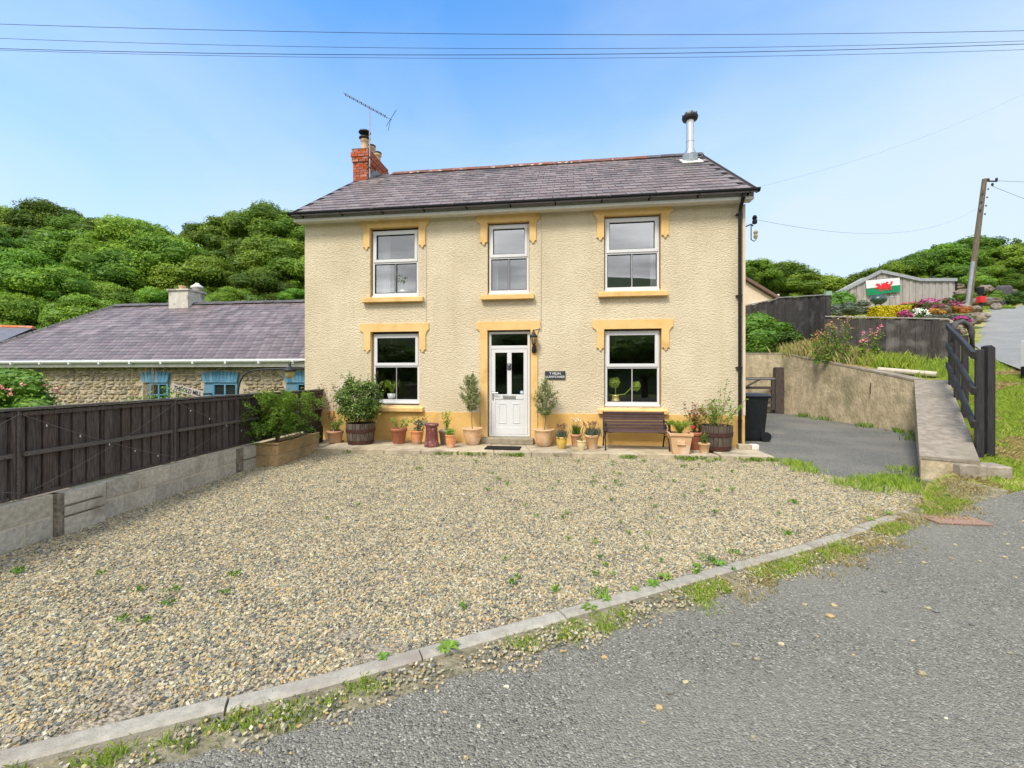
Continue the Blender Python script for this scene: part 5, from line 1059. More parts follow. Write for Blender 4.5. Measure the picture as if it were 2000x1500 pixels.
# weathered fences on the bank
def closeboard(name, label, A, B, zA0, zB0, zA1, zB1, n, capw=.05, bulge=0):
    f_ = thing(name, label, 'fence'); A, B = Vector(A), Vector(B); u = (B-A).normalized(); nn = Vector((u.y, -u.x)); q = random.Random(len(name)+n)
    ang = math.atan2(u.y, u.x); L = (B-A).length
    Mx = Matrix.Translation((A.x, A.y, 0)) @ Matrix.Rotation(ang, 4, 'Z')
    for k in range(n):
        a, b = L*k/n-.004, L*(k+1)/n+.004; z0, z1 = zA0+(zB0-zA0)*k/n, zA1+(zB1-zA1)*(k+.5)/n+q.uniform(-.012, .012)
        MB().box(a, b, (-.014 if k % 2 else .006)+q.uniform(-.003, .003), .025, z0-.25, z1, Mx).build('board', M['fence2'], f_)
    mb = MB(); vs = [Mx @ Vector(v) for v in ((-.02, -.035, zA1+.02), (L+.02, -.035, zB1+.02), (L+.02, .055, zB1+.02), (-.02, .055, zA1+.02), (-.02, -.035, zA1+.05), (L+.02, -.035, zB1+.05), (L+.02, .055, zB1+.05), (-.02, .055, zA1+.05))]
    mb.add(vs, [(0, 3, 2, 1), (4, 5, 6, 7), (0, 1, 5, 4), (1, 2, 6, 5), (2, 3, 7, 6), (3, 0, 4, 7)]).build('capping', M['greywood'], f_)
    for tt in (0, L): MB().box(tt-.05, tt+.05, .03, .12, min(zA0, zB0)-.3, max(zA1, zB1)*.0+(zA1 if tt == 0 else zB1), Mx).build('post', M['fence2'], f_)
    return f_
closeboard('close_board_fence', 'long weathered black fence below the flower garden, right of the driveway', (9.35, 5.39), (11.74, 4.0), 2.2, 1.85, 3.42, 3.12, 17)
f1 = closeboard('close_board_fence', 'tall weathered black fence panel with a green capped end post', (9.25, 8.41), (9.62, 5.93), 2.8, 2.4, 4.56, 4.20, 12)
closeboard('close_board_fence', 'weathered black fence panel nearest the house behind the leafy bank', (9.02, 11.6), (9.25, 8.45), 3.0, 2.8, 4.72, 4.52, 12)
MB().box(9.60, 9.78, 5.85, 5.99, 4.2, 4.34).build('post_cap', mat('verdigris', (.25, .38, .28), rough=.6), f1); MB().box(9.62, 9.76, 5.87, 5.97, 2.2, 4.2).build('end_post', M['fence2'], f1)
# post and rail fence
pr = thing('rail_fence', 'black post and rail fence on the grass above the coping, right side', 'fence')
PP = [(7.42, -2.30, .42), (8.55, -.62, .78), (9.25, .45, 1.0), (9.98, 1.55, 1.24)]
RZH = [(1.90, 1.36, .86), (2.26, 1.75, 1.28), (2.48, 2.00, 1.55), (2.72, 2.27, 1.84)]
for i, (x, y, z) in enumerate(PP): MB().box(-.045, .045, -.07, .07, z-.3, RZH[i][0]+.05, Matrix.Translation((x-.015, y, 0)) @ Matrix.Rotation(-.56, 4, 'Z')).build('post', M['blackwood'], pr, bev=.008)
MB().poly([(-.055, -.1), (.06, -.1), (.06, 1.98), (.0, 2.02), (-.055, 2.0)], -.05, .05, M=Matrix.Translation((7.57, -2.24, 0)) @ Matrix.Rotation(.12, 4, 'Z')).build('end_post', M['blackwood'], pr, recalc=True)
for i in range(3):
    for k in range(3):
        a = Vector((PP[i][0]-.095, PP[i][1]-.0, RZH[i][k]-.02+(-.0))); b = Vector((PP[i+1][0]-.095, PP[i+1][1], RZH[i+1][k]-.02)); d_ = (b-a).normalized()
        MB().bar(a-d_*.07, b+d_*(-.01), .06, .12).build('rail', M['blackwood'], pr, bev=.01)
ah = thing('hoop_rail', 'grey painted hoop rail curving over behind the post and rail fence', 'rail'); d_ = 9.6
MB().tube([at(x, y, d_) for x, y in ((1862, 668), (1862, 640), (1868, 631), (1880, 628), (1891, 634), (1898, 648), (1899, 690))], .055, 8).build('hoop', M['ridge2'], ah, smooth=True)
mp_ = thing('marker_post', 'white and black marker post on the grass at the right edge', 'post', at(2003, 742, 9.6)); mp_.location.z = hz(mp_.location.x, mp_.location.y)
MB().box(-.05, .05, -.05, .05, -.1, .28).build('black_base', M['black'], mp_); MB().box(-.05, .05, -.05, .05, .28, .85).build('white_shaft', M['letter'], mp_, bev=.01)
# utility pole and wires
up = thing('utility_pole', 'leaning brown timber utility pole beside the garden on the right', 'pole'); pb, ptp = Vector((20.92, 15.01, 4.5)), Vector((21.80, 15.12, 11.4))
MB().tube([pb, pb.lerp(ptp, .5), ptp], [.145, .12, .10], 12).build('shaft', M['pole'], up)
a, b = pb.lerp(ptp, .03)+Vector((-.12, -.10, 0)), pb.lerp(ptp, .40)+Vector((-.12, -.10, 0)); MB().bar(a, b, .12, .08, up=(0, 1, 0)).build('cable_guard', M['alu'], up)
MB().tube([ptp+Vector((0, 0, -.1)), ptp+Vector((.55, 0, -.14))], .035, 6).build('cross_arm', M['iron'], up)
for k in range(3): MB().blob(ptp+Vector((.12+.18*k, -.05, -.06-.25*(k == 1))), (.06, .05, .09), 7, 4, 0, seed=k).build('insulator', M['iron'], up)
for k in range(7): c = ptp.lerp(pb, .08+.03*k); MB().blob(c+Vector((-.10 if k % 2 else .12, -.12, 0)), (.04, .03, .05), 6, 4, .1, seed=k).build('step_iron', M['iron'], up)
M['palew'] = mat('pale_wire', (.30, .36, .42), rough=.7)
def wire(label, pts, r, m, name='overhead_wire', group=None):
    o = MB().tube(pts, r, 5).build(name, m); tag(o, label, 'wire', group); return o
def cat_(a, b, sag, n=24): a, b = Vector(a), Vector(b); return [a.lerp(b, k/n)-Vector((0, 0, sag*4*(k/n)*(1-k/n))) for k in range(n+1)]
def thru(ys, d=8.0, ext=900):                  # wire at a constant distance, passing three sighted points, run on past both ends
    xs_ = np.array([0, 1000, 2000]); cf_ = np.polyfit(xs_, ys, 2); return [at(x, float(np.polyval(cf_, x)), d) for x in np.linspace(-ext, 2000+ext, 40)]
wire('topmost thin black wire crossing the sky above the house', thru((47, 67, 60)), .004, M['cable']); wire('second black wire from the top crossing the sky', thru((75, 95, 80)), .0033, M['cable'])
wire('third and thickest black wire crossing the sky', thru((95, 107, 86), 8.2), .005, M['cable']); wire('lowest thin wire crossing the sky above the chimney', thru((98, 114, 97), 8.4), .0033, M['cable'])
wire('thin service wire running from the house corner towards the utility pole', cat_((5.1, .02, 4.85), ptp+Vector((0, 0, -1.2)), .8), .004, M['palew']); wire('pale wire rising from the roof edge up to the right', cat_((5.0, 2.5, 6.3), at(2100, 130, 16), .5), .003, M['palew'])
wire('wire leaving the utility pole top to the right edge', cat_(ptp+Vector((.5, 0, -.1)), at(2300, 330, 22), .3), .012, M['palew']); wire('lower wire sagging from the utility pole to the right edge', cat_(ptp+Vector((.3, 0, -.35)), at(2300, 470, 24), .3), .010, M['palew'])
# annexe behind the house
an = thing('annexe', 'cream gabled annexe with a brown roof edge behind the house', 'building'); A_, B_ = onY(1450, 540, 12.2), onY(1524, 585, 12.2); sl_ = (A_.z-B_.z)/(B_.x-A_.x); rx_ = 6.2; rz_ = A_.z+sl_*(A_.x-rx_)
MB().poly([(2*rx_-B_.x+.3, .2), (B_.x-.3, .2), (B_.x-.3, B_.z+.1), (rx_, rz_-.1), (2*rx_-B_.x+.3, B_.z+.1)], 12.3, 18).build('wall', M['creamwall'], an, recalc=True)
for s in (1, -1): MB().poly([(rx_, rz_-.06), (rx_, rz_+.07), (rx_+s*(B_.x-rx_), B_.z+.09), (rx_+s*(B_.x-rx_), B_.z-.06)], 12.1, 18.2).build('roof_slope', mat('brown_tile', (.13, .08, .07), (.19, .12, .10), rough=.9, scale=6), an, recalc=True)
w0 = onY(1468, 604, 12.25); w1_ = onY(1503, 590, 12.25); MB().box(w0.x, w1_.x, 12.24, 12.32, w0.z-.4, w1_.z).build('window', M['upvc'], an); MB().box(w0.x+.07, w1_.x-.07, 12.225, 12.25, w0.z-.3, w1_.z-.12).build('pane', M['lead'], an)
MB().tube([(B_.x-.1, 12.2, B_.z-.1), (B_.x-.1, 12.2, B_.z+.25)], .06, 8).build('vent', M['upvc'], an)
# shed with flag
sh = thing('garden_shed', 'grey weathered timber shed with an uneven gable on the garden terrace', 'shed'); SA, SB = Vector((16.44, 17.44, 0)), Vector((22.95, 18.31, 0)); su = (SB-SA).normalized(); SL_ = (SB-SA).length
SM = Matrix.Translation(SA) @ Matrix.Rotation(math.atan2(su.y, su.x), 4, 'Z'); prof = [(-.0, 6.33), (2.27, 7.50), (4.50, 7.02), (SL_, 7.02)]
def ptop(x):
    for (a, za), (b, zb) in zip(prof[:-1], prof[1:]):
        if x <= b: return za+(zb-za)*(x-a)/(b-a)
    return prof[-1][1]
n = 34
for k in range(n):
    a, b = .22+(SL_-.22)*k/n, .22+(SL_-.22)*(k+1)/n-.01; y0 = 0 if k % 2 else -.025
    MB().poly([(a, 4.6), (b, 4.6), (b, ptop(b)-.08), (a, ptop(a)-.08)], y0, .03, M=SM).build('board', M['greywood'], sh, recalc=True)
for (a, za), (b, zb) in zip([(-.18, 6.24)]+prof[1:-1], prof[1:]): MB().bar(SM @ Vector((a, -.07, za)), SM @ Vector((b+.02, -.07, zb)), .08, .17).build('bargeboard', M['alu'], sh)
MB().box(SL_, SL_+.07, -.05, .1, 4.6, 7.0, SM).build('corner_post', M['black'], sh); MB().poly([(.22, 4.6), (SL_, 4.6), (SL_, 6.93), (4.5, 6.93), (2.27, 7.4), (.22, 6.3)], .04, 1.4, M=SM).build('shed_body', M['greywood'], sh, recalc=True)
MB().tube([SM @ Vector((2.27, 0, 7.5)), SM @ Vector((2.27, 0, 7.95))], .015, 5).build('finial', M['iron'], sh)
fg = thing('welsh_flag', 'white and green flag with a red dragon pinned to the grey shed', 'flag'); FW = [SM @ Vector((x, -.14, z)) for x, z in ((1.38, 6.95), (3.30, 7.12), (3.33, 6.34), (1.43, 6.10))]
def FP(u, v, e=0):
    a = FW[0].lerp(FW[1], u); b = FW[3].lerp(FW[2], u); p_ = a.lerp(b, v); return p_+Vector((0, -e-.015*math.sin(u*11+v*2), 0))
for nm, v0, v1, m_ in (('white_field', 0, .52, 'flagwhite'), ('green_field', .52, 1, 'flaggreen')):
    vs = [FP(i/12, v0+(v1-v0)*j/3) for j in range(4) for i in range(13)]; MB().add(vs, [(j*13+i, j*13+i+1, (j+1)*13+i+1, (j+1)*13+i) for j in range(3) for i in range(12)]).build(nm, M[m_], fg, smooth=True)
dragon = [(.27, .34), (.33, .24), (.36, .30), (.40, .27), (.41, .40), (.45, .42), (.44, .22), (.49, .32), (.52, .20), (.55, .32), (.60, .17), (.66, .24), (.61, .33), (.66, .40), (.74, .30), (.70, .22), (.78, .20), (.77, .34), (.73, .46), (.68, .52), (.73, .62), (.72, .76), (.76, .80), (.68, .80), (.66, .68), (.60, .64), (.62, .78), (.64, .82), (.56, .82), (.54, .66), (.46, .66), (.43, .74), (.46, .82), (.38, .82), (.38, .70), (.36, .60), (.28, .58), (.24, .66), (.26, .52), (.34, .48), (.34, .40), (.30, .40)]
vs = [FP(u, v, .02) for u, v in dragon]; vs2 = [v+Vector((0, .008, 0)) for v in vs]; n = len(vs)
MB().add(vs+vs2, [tuple(range(n))[::-1]]+[(i, (i+1) % n, (i+1) % n+n, i+n) for i in range(n)]).build('red_dragon', M['flagred'], fg)
bq = thing('garden_ornament', 'dark green rounded metal object with a handle standing before the flag', 'ornament', at(1716, 585, 22.5)); MB().blob((0, 0, 0), (.36, .3, .26), 12, 8, .03, seed=2).build('shell', mat('dark_green_metal', (.02, .05, .045), (.03, .07, .06), rough=.35, spec=.6), bq, smooth=True)
MB().tube([(.3, -.1, .08), (.6, -.1, .1), (.7, -.1, .06)], .03, 6).build('handle', M['alu'], bq); MB().tube([(-.15, 0, -.2), (-.2, 0, -.9)], .03, 6).tube([(.1, 0, -.2), (.15, 0, -.9)], .03, 6).build('leg', M['iron'], bq)
# little red and black post by the pole
pbx = thing('red_box_post', 'small red box on a black post beside the utility pole', 'post box', at(1915, 612, 21)); MB().box(-.05, .05, -.05, .05, -.2, 1.2).build('post', M['iron'], pbx); MB().box(-.12, .12, -.15, .10, .50, .80).build('box', M['red'], pbx, bev=.02); MB().box(-.10, .10, -.10, .10, .95, 1.25).build('head', M['black'], pbx, bev=.02)
# rocks of the terraces
ordr = ['first', 'second', 'third', 'fourth', 'fifth', 'sixth', 'seventh', 'eighth', 'ninth', 'tenth', 'eleventh', 'twelfth', 'thirteenth', 'fourteenth', 'fifteenth', 'sixteenth', 'seventeenth', 'eighteenth', 'nineteenth', 'twentieth', 'last']
q = random.Random(77); RK = [(1880, 600, 20.5, .34), (1700, 628, 19, .3), (1760, 612, 19.5, .3), (1800, 612, 19, .28), (1815, 627, 17, .34), (1845, 632, 16, .30), (1862, 640, 15.5, .36), (1885, 630, 16.5, .42), (1900, 622, 17.5, .40), (1918, 618, 18.5, .36), (1880, 575, 24, .5), (1872, 560, 26, .4), (1900, 590, 23, .5), (1935, 590, 24, .55), (1925, 565, 26, .45), (1945, 600, 22.5, .35), (1780, 622, 18, .25), (1840, 605, 20, .35), (1975, 570, 27, .35), (1870, 648, 14.6, .3), (1900, 605, 20, .4)]
for i, (px, py, d, r) in enumerate(RK):
    c = at(px, py, d); o = MB().blob((0, 0, 0), (r*q.uniform(.7, 1.1), r*.7, r*q.uniform(.4, .6)), 8, 6, .25, seed=i).build('rock', M['rock'], loc=c); tag(o, 'weathered brown rock of the garden terraces, %s counting from the left' % ordr[sorted([k_[0]+k_[1]*.001 for k_ in RK]).index(px+py*.001)], 'rock', 'rocks of the garden terraces')
o = MB().box(-.45, .45, -.12, .12, -.8, .62).build('standing_slab', M['ridge2'], loc=at(1961, 578, 26), bev=.12); tag(o, 'upright dark grey stone slab standing on the upper garden terrace', 'stone')
# planting on the terraces
G = [('shrub', 'low grey green spreading shrub at the left end of the flower garden', 1668, 606, 18.5, (1.0, .5, .45), 'g_blue', None), ('hedge', 'clipped golden yellow hedge block in front of the shed', 1735, 611, 18, (.62, .3, .24), 'g_yellow', None),
 ('flowers', 'bed of red flowers in front of the shed boards', 1780, 600, 19, (.62, .3, .2), 'g_weed', 'f_red'), ('flowers', 'tall magenta flowers left of the orange foliage', 1812, 600, 18.5, (.4, .3, .4), 'g_hedge', 'f_mag'), ('shrub', 'green shrub with white flowers below the red flower bed', 1790, 616, 17.5, (.42, .3, .26), 'g_hedge', 'f_white'),
 ('shrub', 'orange brown foliage shrub in the middle of the flower garden', 1826, 613, 17.5, (.4, .3, .3), 'f_orange', None), ('flowers', 'thin haze of pink flower stems against the shed', 1848, 598, 20, (.6, .3, .35), 'g_hedge', 'f_mag'), ('shrub', 'yellow flowering mound at the right end of the shed', 1868, 605, 20, (.6, .4, .25), 'f_orange', None),
 ('flowers', 'magenta flower clump above the fence end', 1876, 626, 16, (.28, .2, .14), 'g_hedge', 'f_mag'), ('flowers', 'small magenta clump beside the yellow hedge', 1768, 617, 17.5, (.24, .2, .24), 'g_hedge', 'f_mag'), ('shrub', 'lime green shrub right of the shed behind the pole', 1915, 545, 27, (1.1, .6, .45), 'g_fern', None), ('shrub', 'dark green shrub on the middle garden terrace', 1942, 580, 25.5, (.7, .5, .4), 'g_weed', None),
 ('shrub', 'low golden green mound beside the lane at the garden foot', 1945, 603, 22.8, (.8, .4, .3), 'g_fern', None), ('shrub', 'green mound on the terrace left of the pole', 1885, 580, 24, (.6, .4, .35), 'g_weed', None), ('shrub', 'grey brown trailing shrub over the garden rocks by the lane', 1850, 625, 16.8, (.95, .4, .28), 'g_blue', None), ('shrub', 'dark green shrub beside the standing slab', 1985, 585, 25.5, (.7, .5, .5), 'g_hedge', None), ('shrub', 'yellow green shrub at the left foot of the shed', 1640, 590, 23, (.9, .5, .6), 'g_weed', None)]
for i, (nm, lab, px, py, d, r, m_, fl_) in enumerate(G):
    c = at(px, py, d)
    if 'hedge' == nm:
        t_ = thing('hedge_block', lab, 'hedge', c); g = np.random.default_rng(4); nn = 2600; P = g.uniform(-1, 1, (nn, 3)); ax = g.integers(0, 3, nn); P[np.arange(nn), ax] = np.sign(P[np.arange(nn), ax]); Nn = np.zeros((nn, 3)); Nn[np.arange(nn), ax] = P[np.arange(nn), ax]
        mb = MB(); mb.leaves(P*np.array(r)+g.normal(0, .015, (nn, 3)), Nn+g.normal(0, .5, (nn, 3)), .07, g.uniform(.3, 1, nn), .7, 1); mb.box(-r[0]*.9, r[0]*.9, -r[1]*.9, r[1]*.9, -r[2]*.9-.3, r[2]*.9, tint=.1); mb.build('foliage', M[m_], t_)
    else: bush(nm if nm != 'flowers' else 'flower_clump', lab, nm, c, r, 1500, .07, M[m_], 300+i, nl=9, flowers=M[fl_] if fl_ else None, fn=170 if fl_ == 'f_red' else 95, fs=.06, inner=.3)
# hedges and trees behind
HT = [(1470, 545, 34, 2.4, 0), (1520, 555, 36, 3.0, 2), (1580, 570, 34, 2.8, 0), (1630, 600, 32, 2.2, 2), (1655, 590, 36, 1.8, 0), (1560, 610, 27, 1.7, 1), (1700, 560, 33, 2.2, 2), (1740, 550, 34, 2.4, 0), (1790, 535, 34, 2.6, 2), (1840, 520, 34, 2.7, 0), (1830, 500, 38, 1.6, 2), (1890, 505, 35, 2.8, 2), (1940, 525, 33, 2.8, 0), (1990, 520, 34, 3.0, 2), (1975, 505, 38, 2.2, 0), (2050, 520, 34, 3.2, 2), (1870, 550, 31, 1.8, 2), (1960, 560, 30.5, 1.6, 2), (1760, 575, 31, 1.8, 0), (1925, 545, 31, 1.7, 0), (2040, 570, 31, 2.2, 0), (1680, 600, 27, 1.3, 2), (1440, 600, 33, 2.6, 0)]
nmn = 0
for i, (px, py, d, r, k) in enumerate(HT):
    nmn += 1
    if px < 1660: lab = '%s bushy tree behind the annexe, %s' % (TL[k], ordn[sorted([h[0] for h in HT if h[0] < 1660]).index(px)])
    else: lab = '%s hedgerow bush on the bank behind the shed, %s' % (TL[k], ordn[min(14, sorted([h[0] for h in HT if 1660 <= h[0]]).index(px))])
    place_tree(px, py, d, r, k, 'hedgerow_bush', lab, 'bush', 'bushes along the right hand bank', i, .72)
for (px, py, d) in ((1990, 478, 38), (1830, 485, 37)):
    c = at(px, py, d); t_ = thing('sapling', 'thin young tree sticking up from the hedge, %s' % ('at the right edge' if px > 1900 else 'left of the pole'), 'tree', c, 0); MB().tube([(0, 0, -1.5), (.05, 0, .2)], .04, 5).build('trunk', M['bark'], t_); lobed(260, px, nl=6, leaf=.18, rx=.4, ry=.4, rz=.9, lr=(.15, .25), core=False).build('foliage', M['g_dark'], t_)
# bank vegetation above the retaining wall
bush('bank_shrub', 'bright green shrub spilling over the retaining wall beside the house', 'shrub', (8.15, 7.5, 2.98), (1.45, .8, .92), 13000, .085, M['g_weed'], 501, nl=40, lr=(.2, .4), inner=.5)
bush('bank_shrub', 'lower green shrub in front of the tall black fence panel', 'shrub', (9.0, 6.9, 2.65), (.7, .6, .5), 3000, .08, M['g_hedge'], 502, nl=12)
g = np.random.default_rng(14)
def strip(pts, n, wd_, fz, h, bw_, m_, name, seed, t0=0, t1=1, lean=.5):
    P = []; g = np.random.default_rng(seed); pts = [Vector(p) for p in pts]
    for k in range(n):
        f_ = g.random()*(len(pts)-1); i = int(f_); p_ = pts[i].lerp(pts[i+1], f_-i); a = g.normal(0, wd_, 2); x, y = p_.x+a[0], p_.y+a[1]; P.append((x, y, fz(x, y)-.02))
    mb = MB(); blades(mb, P, h, bw_, seed, t0, t1, lean); o = mb.build(name, M[m_]); tag(o, kind='stuff'); return o
strip([(8.95, 6.6), (9.3, 5.6), (9.9, 4.5), (10.7, 3.8)], 3600, .22, hz, .34, .012, 'g_grass', 'bank_grass', 3); strip([(8.8, 6.5), (9.2, 5.4), (9.7, 4.4)], 1500, .2, hz, .42, .01, 'g_dry', 'bank_dry_grass', 4)
strip([(10.3, 3.0), (10.6, 2.9), (11.2, 3.5), (11.5, 3.8)], 900, .2, hz, .2, .012, 'g_grass', 'bank_grass', 6)
for i, (px, py, m_, lab) in enumerate(((1612, 655, 'f_straw', 'leftmost valerian plant with tan seed heads against the black fence'), (1632, 650, 'f_straw', 'second valerian plant with tan seed heads against the black fence'), (1652, 640, 'f_straw', 'tallest tan headed valerian plant before the black fence'), (1682, 668, 'f_pink', 'valerian plant with coral pink heads before the black fence'), (1712, 655, 'f_pink', 'tall green valerian plant with pink heads, rightmost by the fence'), (1597, 665, 'f_orange', 'reddish dock plant at the foot of the tall fence panel'))):
    c = at(px, py-6, 13.3 if px < 1640 else 12.9); z0 = hz(c.x, c.y); t_ = thing('valerian', lab, 'plant', (c.x, c.y, z0)); g = np.random.default_rng(i+40); mb = MB(); P = []; F = []; hh = c.z-z0+.1
    for k in range(6):
        a = g.uniform(0, 6.28); rr = g.uniform(.03, .16); tip = Vector((rr*math.cos(a), rr*math.sin(a), hh*g.uniform(.75, 1.1))); mb.tube([(0, 0, 0), (tip.x*.6, tip.y*.6, tip.z*.5), tip], .006, 4)
        for s_ in range(30): f_ = g.uniform(.05, .95); P.append((tip.x*f_+g.normal(0, .05), tip.y*f_+g.normal(0, .04), tip.z*f_))
        F += [(tip.x+g.normal(0, .03), tip.y+g.normal(0, .03), tip.z+g.normal(0, .04)) for _ in range(12)]
    mb.build('stems', M['stem'], t_); MB().leaves(P, g.normal(0, 1, (len(P), 3))+np.array([0, -.3, .6]), .09, g.random(len(P)), .45, i).build('leaves', M['g_weed'], t_); MB().leaves(F, g.normal(0, 1, (len(F), 3)), .045, g.random(len(F)), .9, i).build('flower_heads', M[m_], t_)
# turf on the verge: blades over the bank near the camera
def in_poly(x, y, poly):
    c = False; j = len(poly)-1
    for i in range(len(poly)):
        xi, yi, xj, yj = *poly[i], *poly[j]
        if (yi > y) != (yj > y) and x < (xj-xi)*(y-yi)/(yj-yi)+xi: c = not c
        j = i
    return c
turf = [(5.6, -4.15), (6.5, -3.55), (7.5, -3.05), (9.2, -2.6), (10.3, -1.4), (11.3, 1.0), (12.2, 3.2), (11.6, 3.9), (10.5, 3.4), (10.5, 2.4), (7.05, -2.6), (6.6, -2.85), (5.8, -3.45)]
g = np.random.default_rng(99); P = []; Pd = []
while len(P) < 26000:
    x, y = g.uniform(5.4, 12.4), g.uniform(-4.3, 4); 
    if in_poly(x, y, turf):
        nz_ = noise.noise(Vector((x*1.3, y*1.3, 0)))+.45*noise.noise(Vector((x*4, y*4, 3)))
        if nz_ > -.04-.25*(y > -1.0): P.append((x, y, hb(x, y)-.01))
        elif g.random() < .8: Pd.append((x, y, hb(x, y)-.01))
o = blades(MB(), P, .075, .011, 1, .1, .9, .9).build('verge_grass', M['g_grass']); tag(o, kind='stuff'); o = blades(MB(), Pd, .06, .009, 2, 0, 1, 2.2).build('dry_verge_grass', M['g_dry']); tag(o, kind='stuff')
# tufts: kerb strip, paving edge, gravel
def tufts(name, spots, m_, seed, h=.07, w_=.009, n=60, sp=.06, lean=.9):
    g = np.random.default_rng(seed); P = []
    for (x, y, z, s_) in spots:
        k = int(n*s_); P += [(x+g.normal(0, sp*s_), y+g.normal(0, sp*s_), z) for _ in range(k)]
    o = blades(MB(), P, h, w_, seed, 0, 1, lean).build(name, M[m_]); tag(o, kind='stuff'); return o
mid = offs(KS, .17); q = random.Random(8); sp_ = []; dry = []
for i in range(18, len(mid)-1):
    for k in range(2 if i < 60 else 5):
        p_ = mid[i]
        if q.random() < (.75 if i < 50 else .95) and noise.noise(Vector((p_.x*1.7, p_.y*1.7, 5))) > -.2: sp_.append((p_.x+q.gauss(0, .05), p_.y+q.gauss(0, .05), rz(p_.x, p_.y)-.01, q.uniform(.3, 1.1)))
    if i > 62:
        for k in range(2): p_ = mid[i]; dry.append((p_.x+q.gauss(0, .12), p_.y+q.gauss(0, .12), rz(p_.x, p_.y)-.01, q.uniform(.6, 1.4)))
tufts('kerb_grass', sp_, 'g_grass', 31, .042, .006, 60, .055); tufts('dry_kerb_grass', dry, 'g_dry', 32, .04, .007, 50, .08, 1.6)
gs = [(onZ(px, py, -.04), s_) for px, py, s_ in ((35, 1108, .9), (198, 1112, .5), (275, 1142, .6), (340, 1142, .6), (325, 1168, .6), (458, 1114, .8), (438, 1147, .6), (235, 1200, .5), (286, 1200, .6), (815, 918, 1.2), (1000, 1130, .7), (1085, 1145, .5), (1012, 1120, .4), (1335, 915, .8), (1260, 905, .8), (1430, 925, .6), (1160, 935, .4), (1130, 905, .4), (930, 905, .5), (700, 985, .4), (1230, 1040, .4), (1550, 982, .9), (1400, 960, .6), (1175, 1150, 1.0), (1385, 1088, 1.4), (1430, 1075, .8), (1540, 1040, 1.2), (1210, 950, .5), (1280, 990, .4), (905, 1175, .5), (1100, 1010, .4), (640, 1010, .3))]
for k in range(60): gs.append((onZ(q.uniform(950, 1550), q.uniform(905, 1120) if k % 2 else q.uniform(900, 980), -.03), q.uniform(.15, .5)))
gs = [g_ for g_ in gs if g_[0].y < -1.5 and g_[0].x < 5.4]
tufts('gravel_weeds', [(p_.x, p_.y, gz(p_.x, p_.y)+.005, s_*.6) for p_, s_ in gs], 'g_weed', 33, .035, .009, 55, .055, 1.6)
es = []
for k in range(34):
    x = q.choice([-2.95, -1.2, -.9, -.55, .25, 1.1, 2.1, 2.5, 3.3, 3.6, 4.2, 4.6, 4.9])+q.gauss(0, .16); es.append((min(x, 5.1), fy_(x)-.03+q.gauss(0, .02)-(.05 if x > 3.5 else 0), 0, q.uniform(.4, 1.0)))
for k in range(12): es.append((q.uniform(3.4, 5.2), -1.22+q.gauss(0, .12), 0, q.uniform(.4, .9)))
tufts('paving_weeds', es, 'g_weed', 34, .06, .014, 34, .06, 1.1)
dr_ = [(onZ(px, py, -.05)) for px, py in ((1560, 915), (1575, 925), (1690, 945), (1710, 948), (1740, 945), (1760, 940), (1770, 925), (1700, 960), (1650, 950), (1545, 912), (1750, 955), (1785, 952), (1790, 965), (1725, 940))]
tufts('drive_edge_weeds', [(p_.x, p_.y, gz(p_.x, p_.y), 1.2) for p_ in dr_], 'g_grass', 35, .10, .010, 90, .10, .7)
wl_ = [Vector((9.65, 2.5, .05)), Vector((9.35, 3.4, .1)), Vector((9.6, 2.0, 0)), Vector((9.0, 4.7, .15)), Vector((8.8, 5.4, .2)), Vector((9.2, 1.3, 0))]
tufts('drive_edge_weeds', [(p_.x-.1, p_.y, p_.z, 1) for p_ in wl_], 'g_weed', 36, .2, .02, 60, .14, .7); tufts('drive_dry_litter', [(9.1, 2.1, .03, 1.6), (8.8, 2.7, .05, 1.6), (9.2, 1.5, .02, 1.2), (9.3, 2.7, .07, 1.8), (8.95, 3.4, .1, 1.6), (8.9, 1.7, .03, 1.6), (9.3, 1.9, .04, 1.6)], 'g_dry', 37, .03, .010, 260, .20, 2.2)
# plantain rosettes beside the kerb
q = random.Random(5); lf_ = MB()
def rosette(seed):
    g = random.Random(seed); mb = MB()
    for k in range(11):
        a = k*2.4+g.uniform(-.2, .2); L = g.uniform(.05, .085); wd_ = L*.2; ca, sa = math.cos(a), math.sin(a); pts = [(0, 0, .005), (L*.5, -wd_, .03), (L*.55, 0, .026), (L*.5, wd_, .03), (L, 0, .02)]
        vs = [(x*ca-y*sa, x*sa+y*ca, z) for x, y, z in pts]; mb.add(vs, [(0, 1, 2), (0, 2, 3), (1, 4, 2), (2, 4, 3)], tint=g.uniform(.3, 1))
    return mb
rm = [rosette(i).mesh('weed', M['g_weed']) for i in range(3)]
RS = ((1405, 1103), (1300, 1128), (1275, 1140), (1180, 1168), (1150, 1185), (1360, 1105), (1735, 1012), (1700, 1022), (1850, 985), (875, 1262), (750, 1278), (1240, 1150))
for i, (px, py) in enumerate(RS):
    p_ = onZ(px, py, -.07); o = inst('weed', rm[i % 3], None, (p_.x, p_.y, rz(p_.x, p_.y)+.012), (0, 0, q.uniform(0, 6)), (q.uniform(.6, 1.05),)*3); tag(o, 'green plantain rosette in the gritty strip beside the kerb, %s from the left' % ordr[sorted([k_[0] for k_ in RS]).index(px)], 'weed', 'rosette weeds along the kerb')

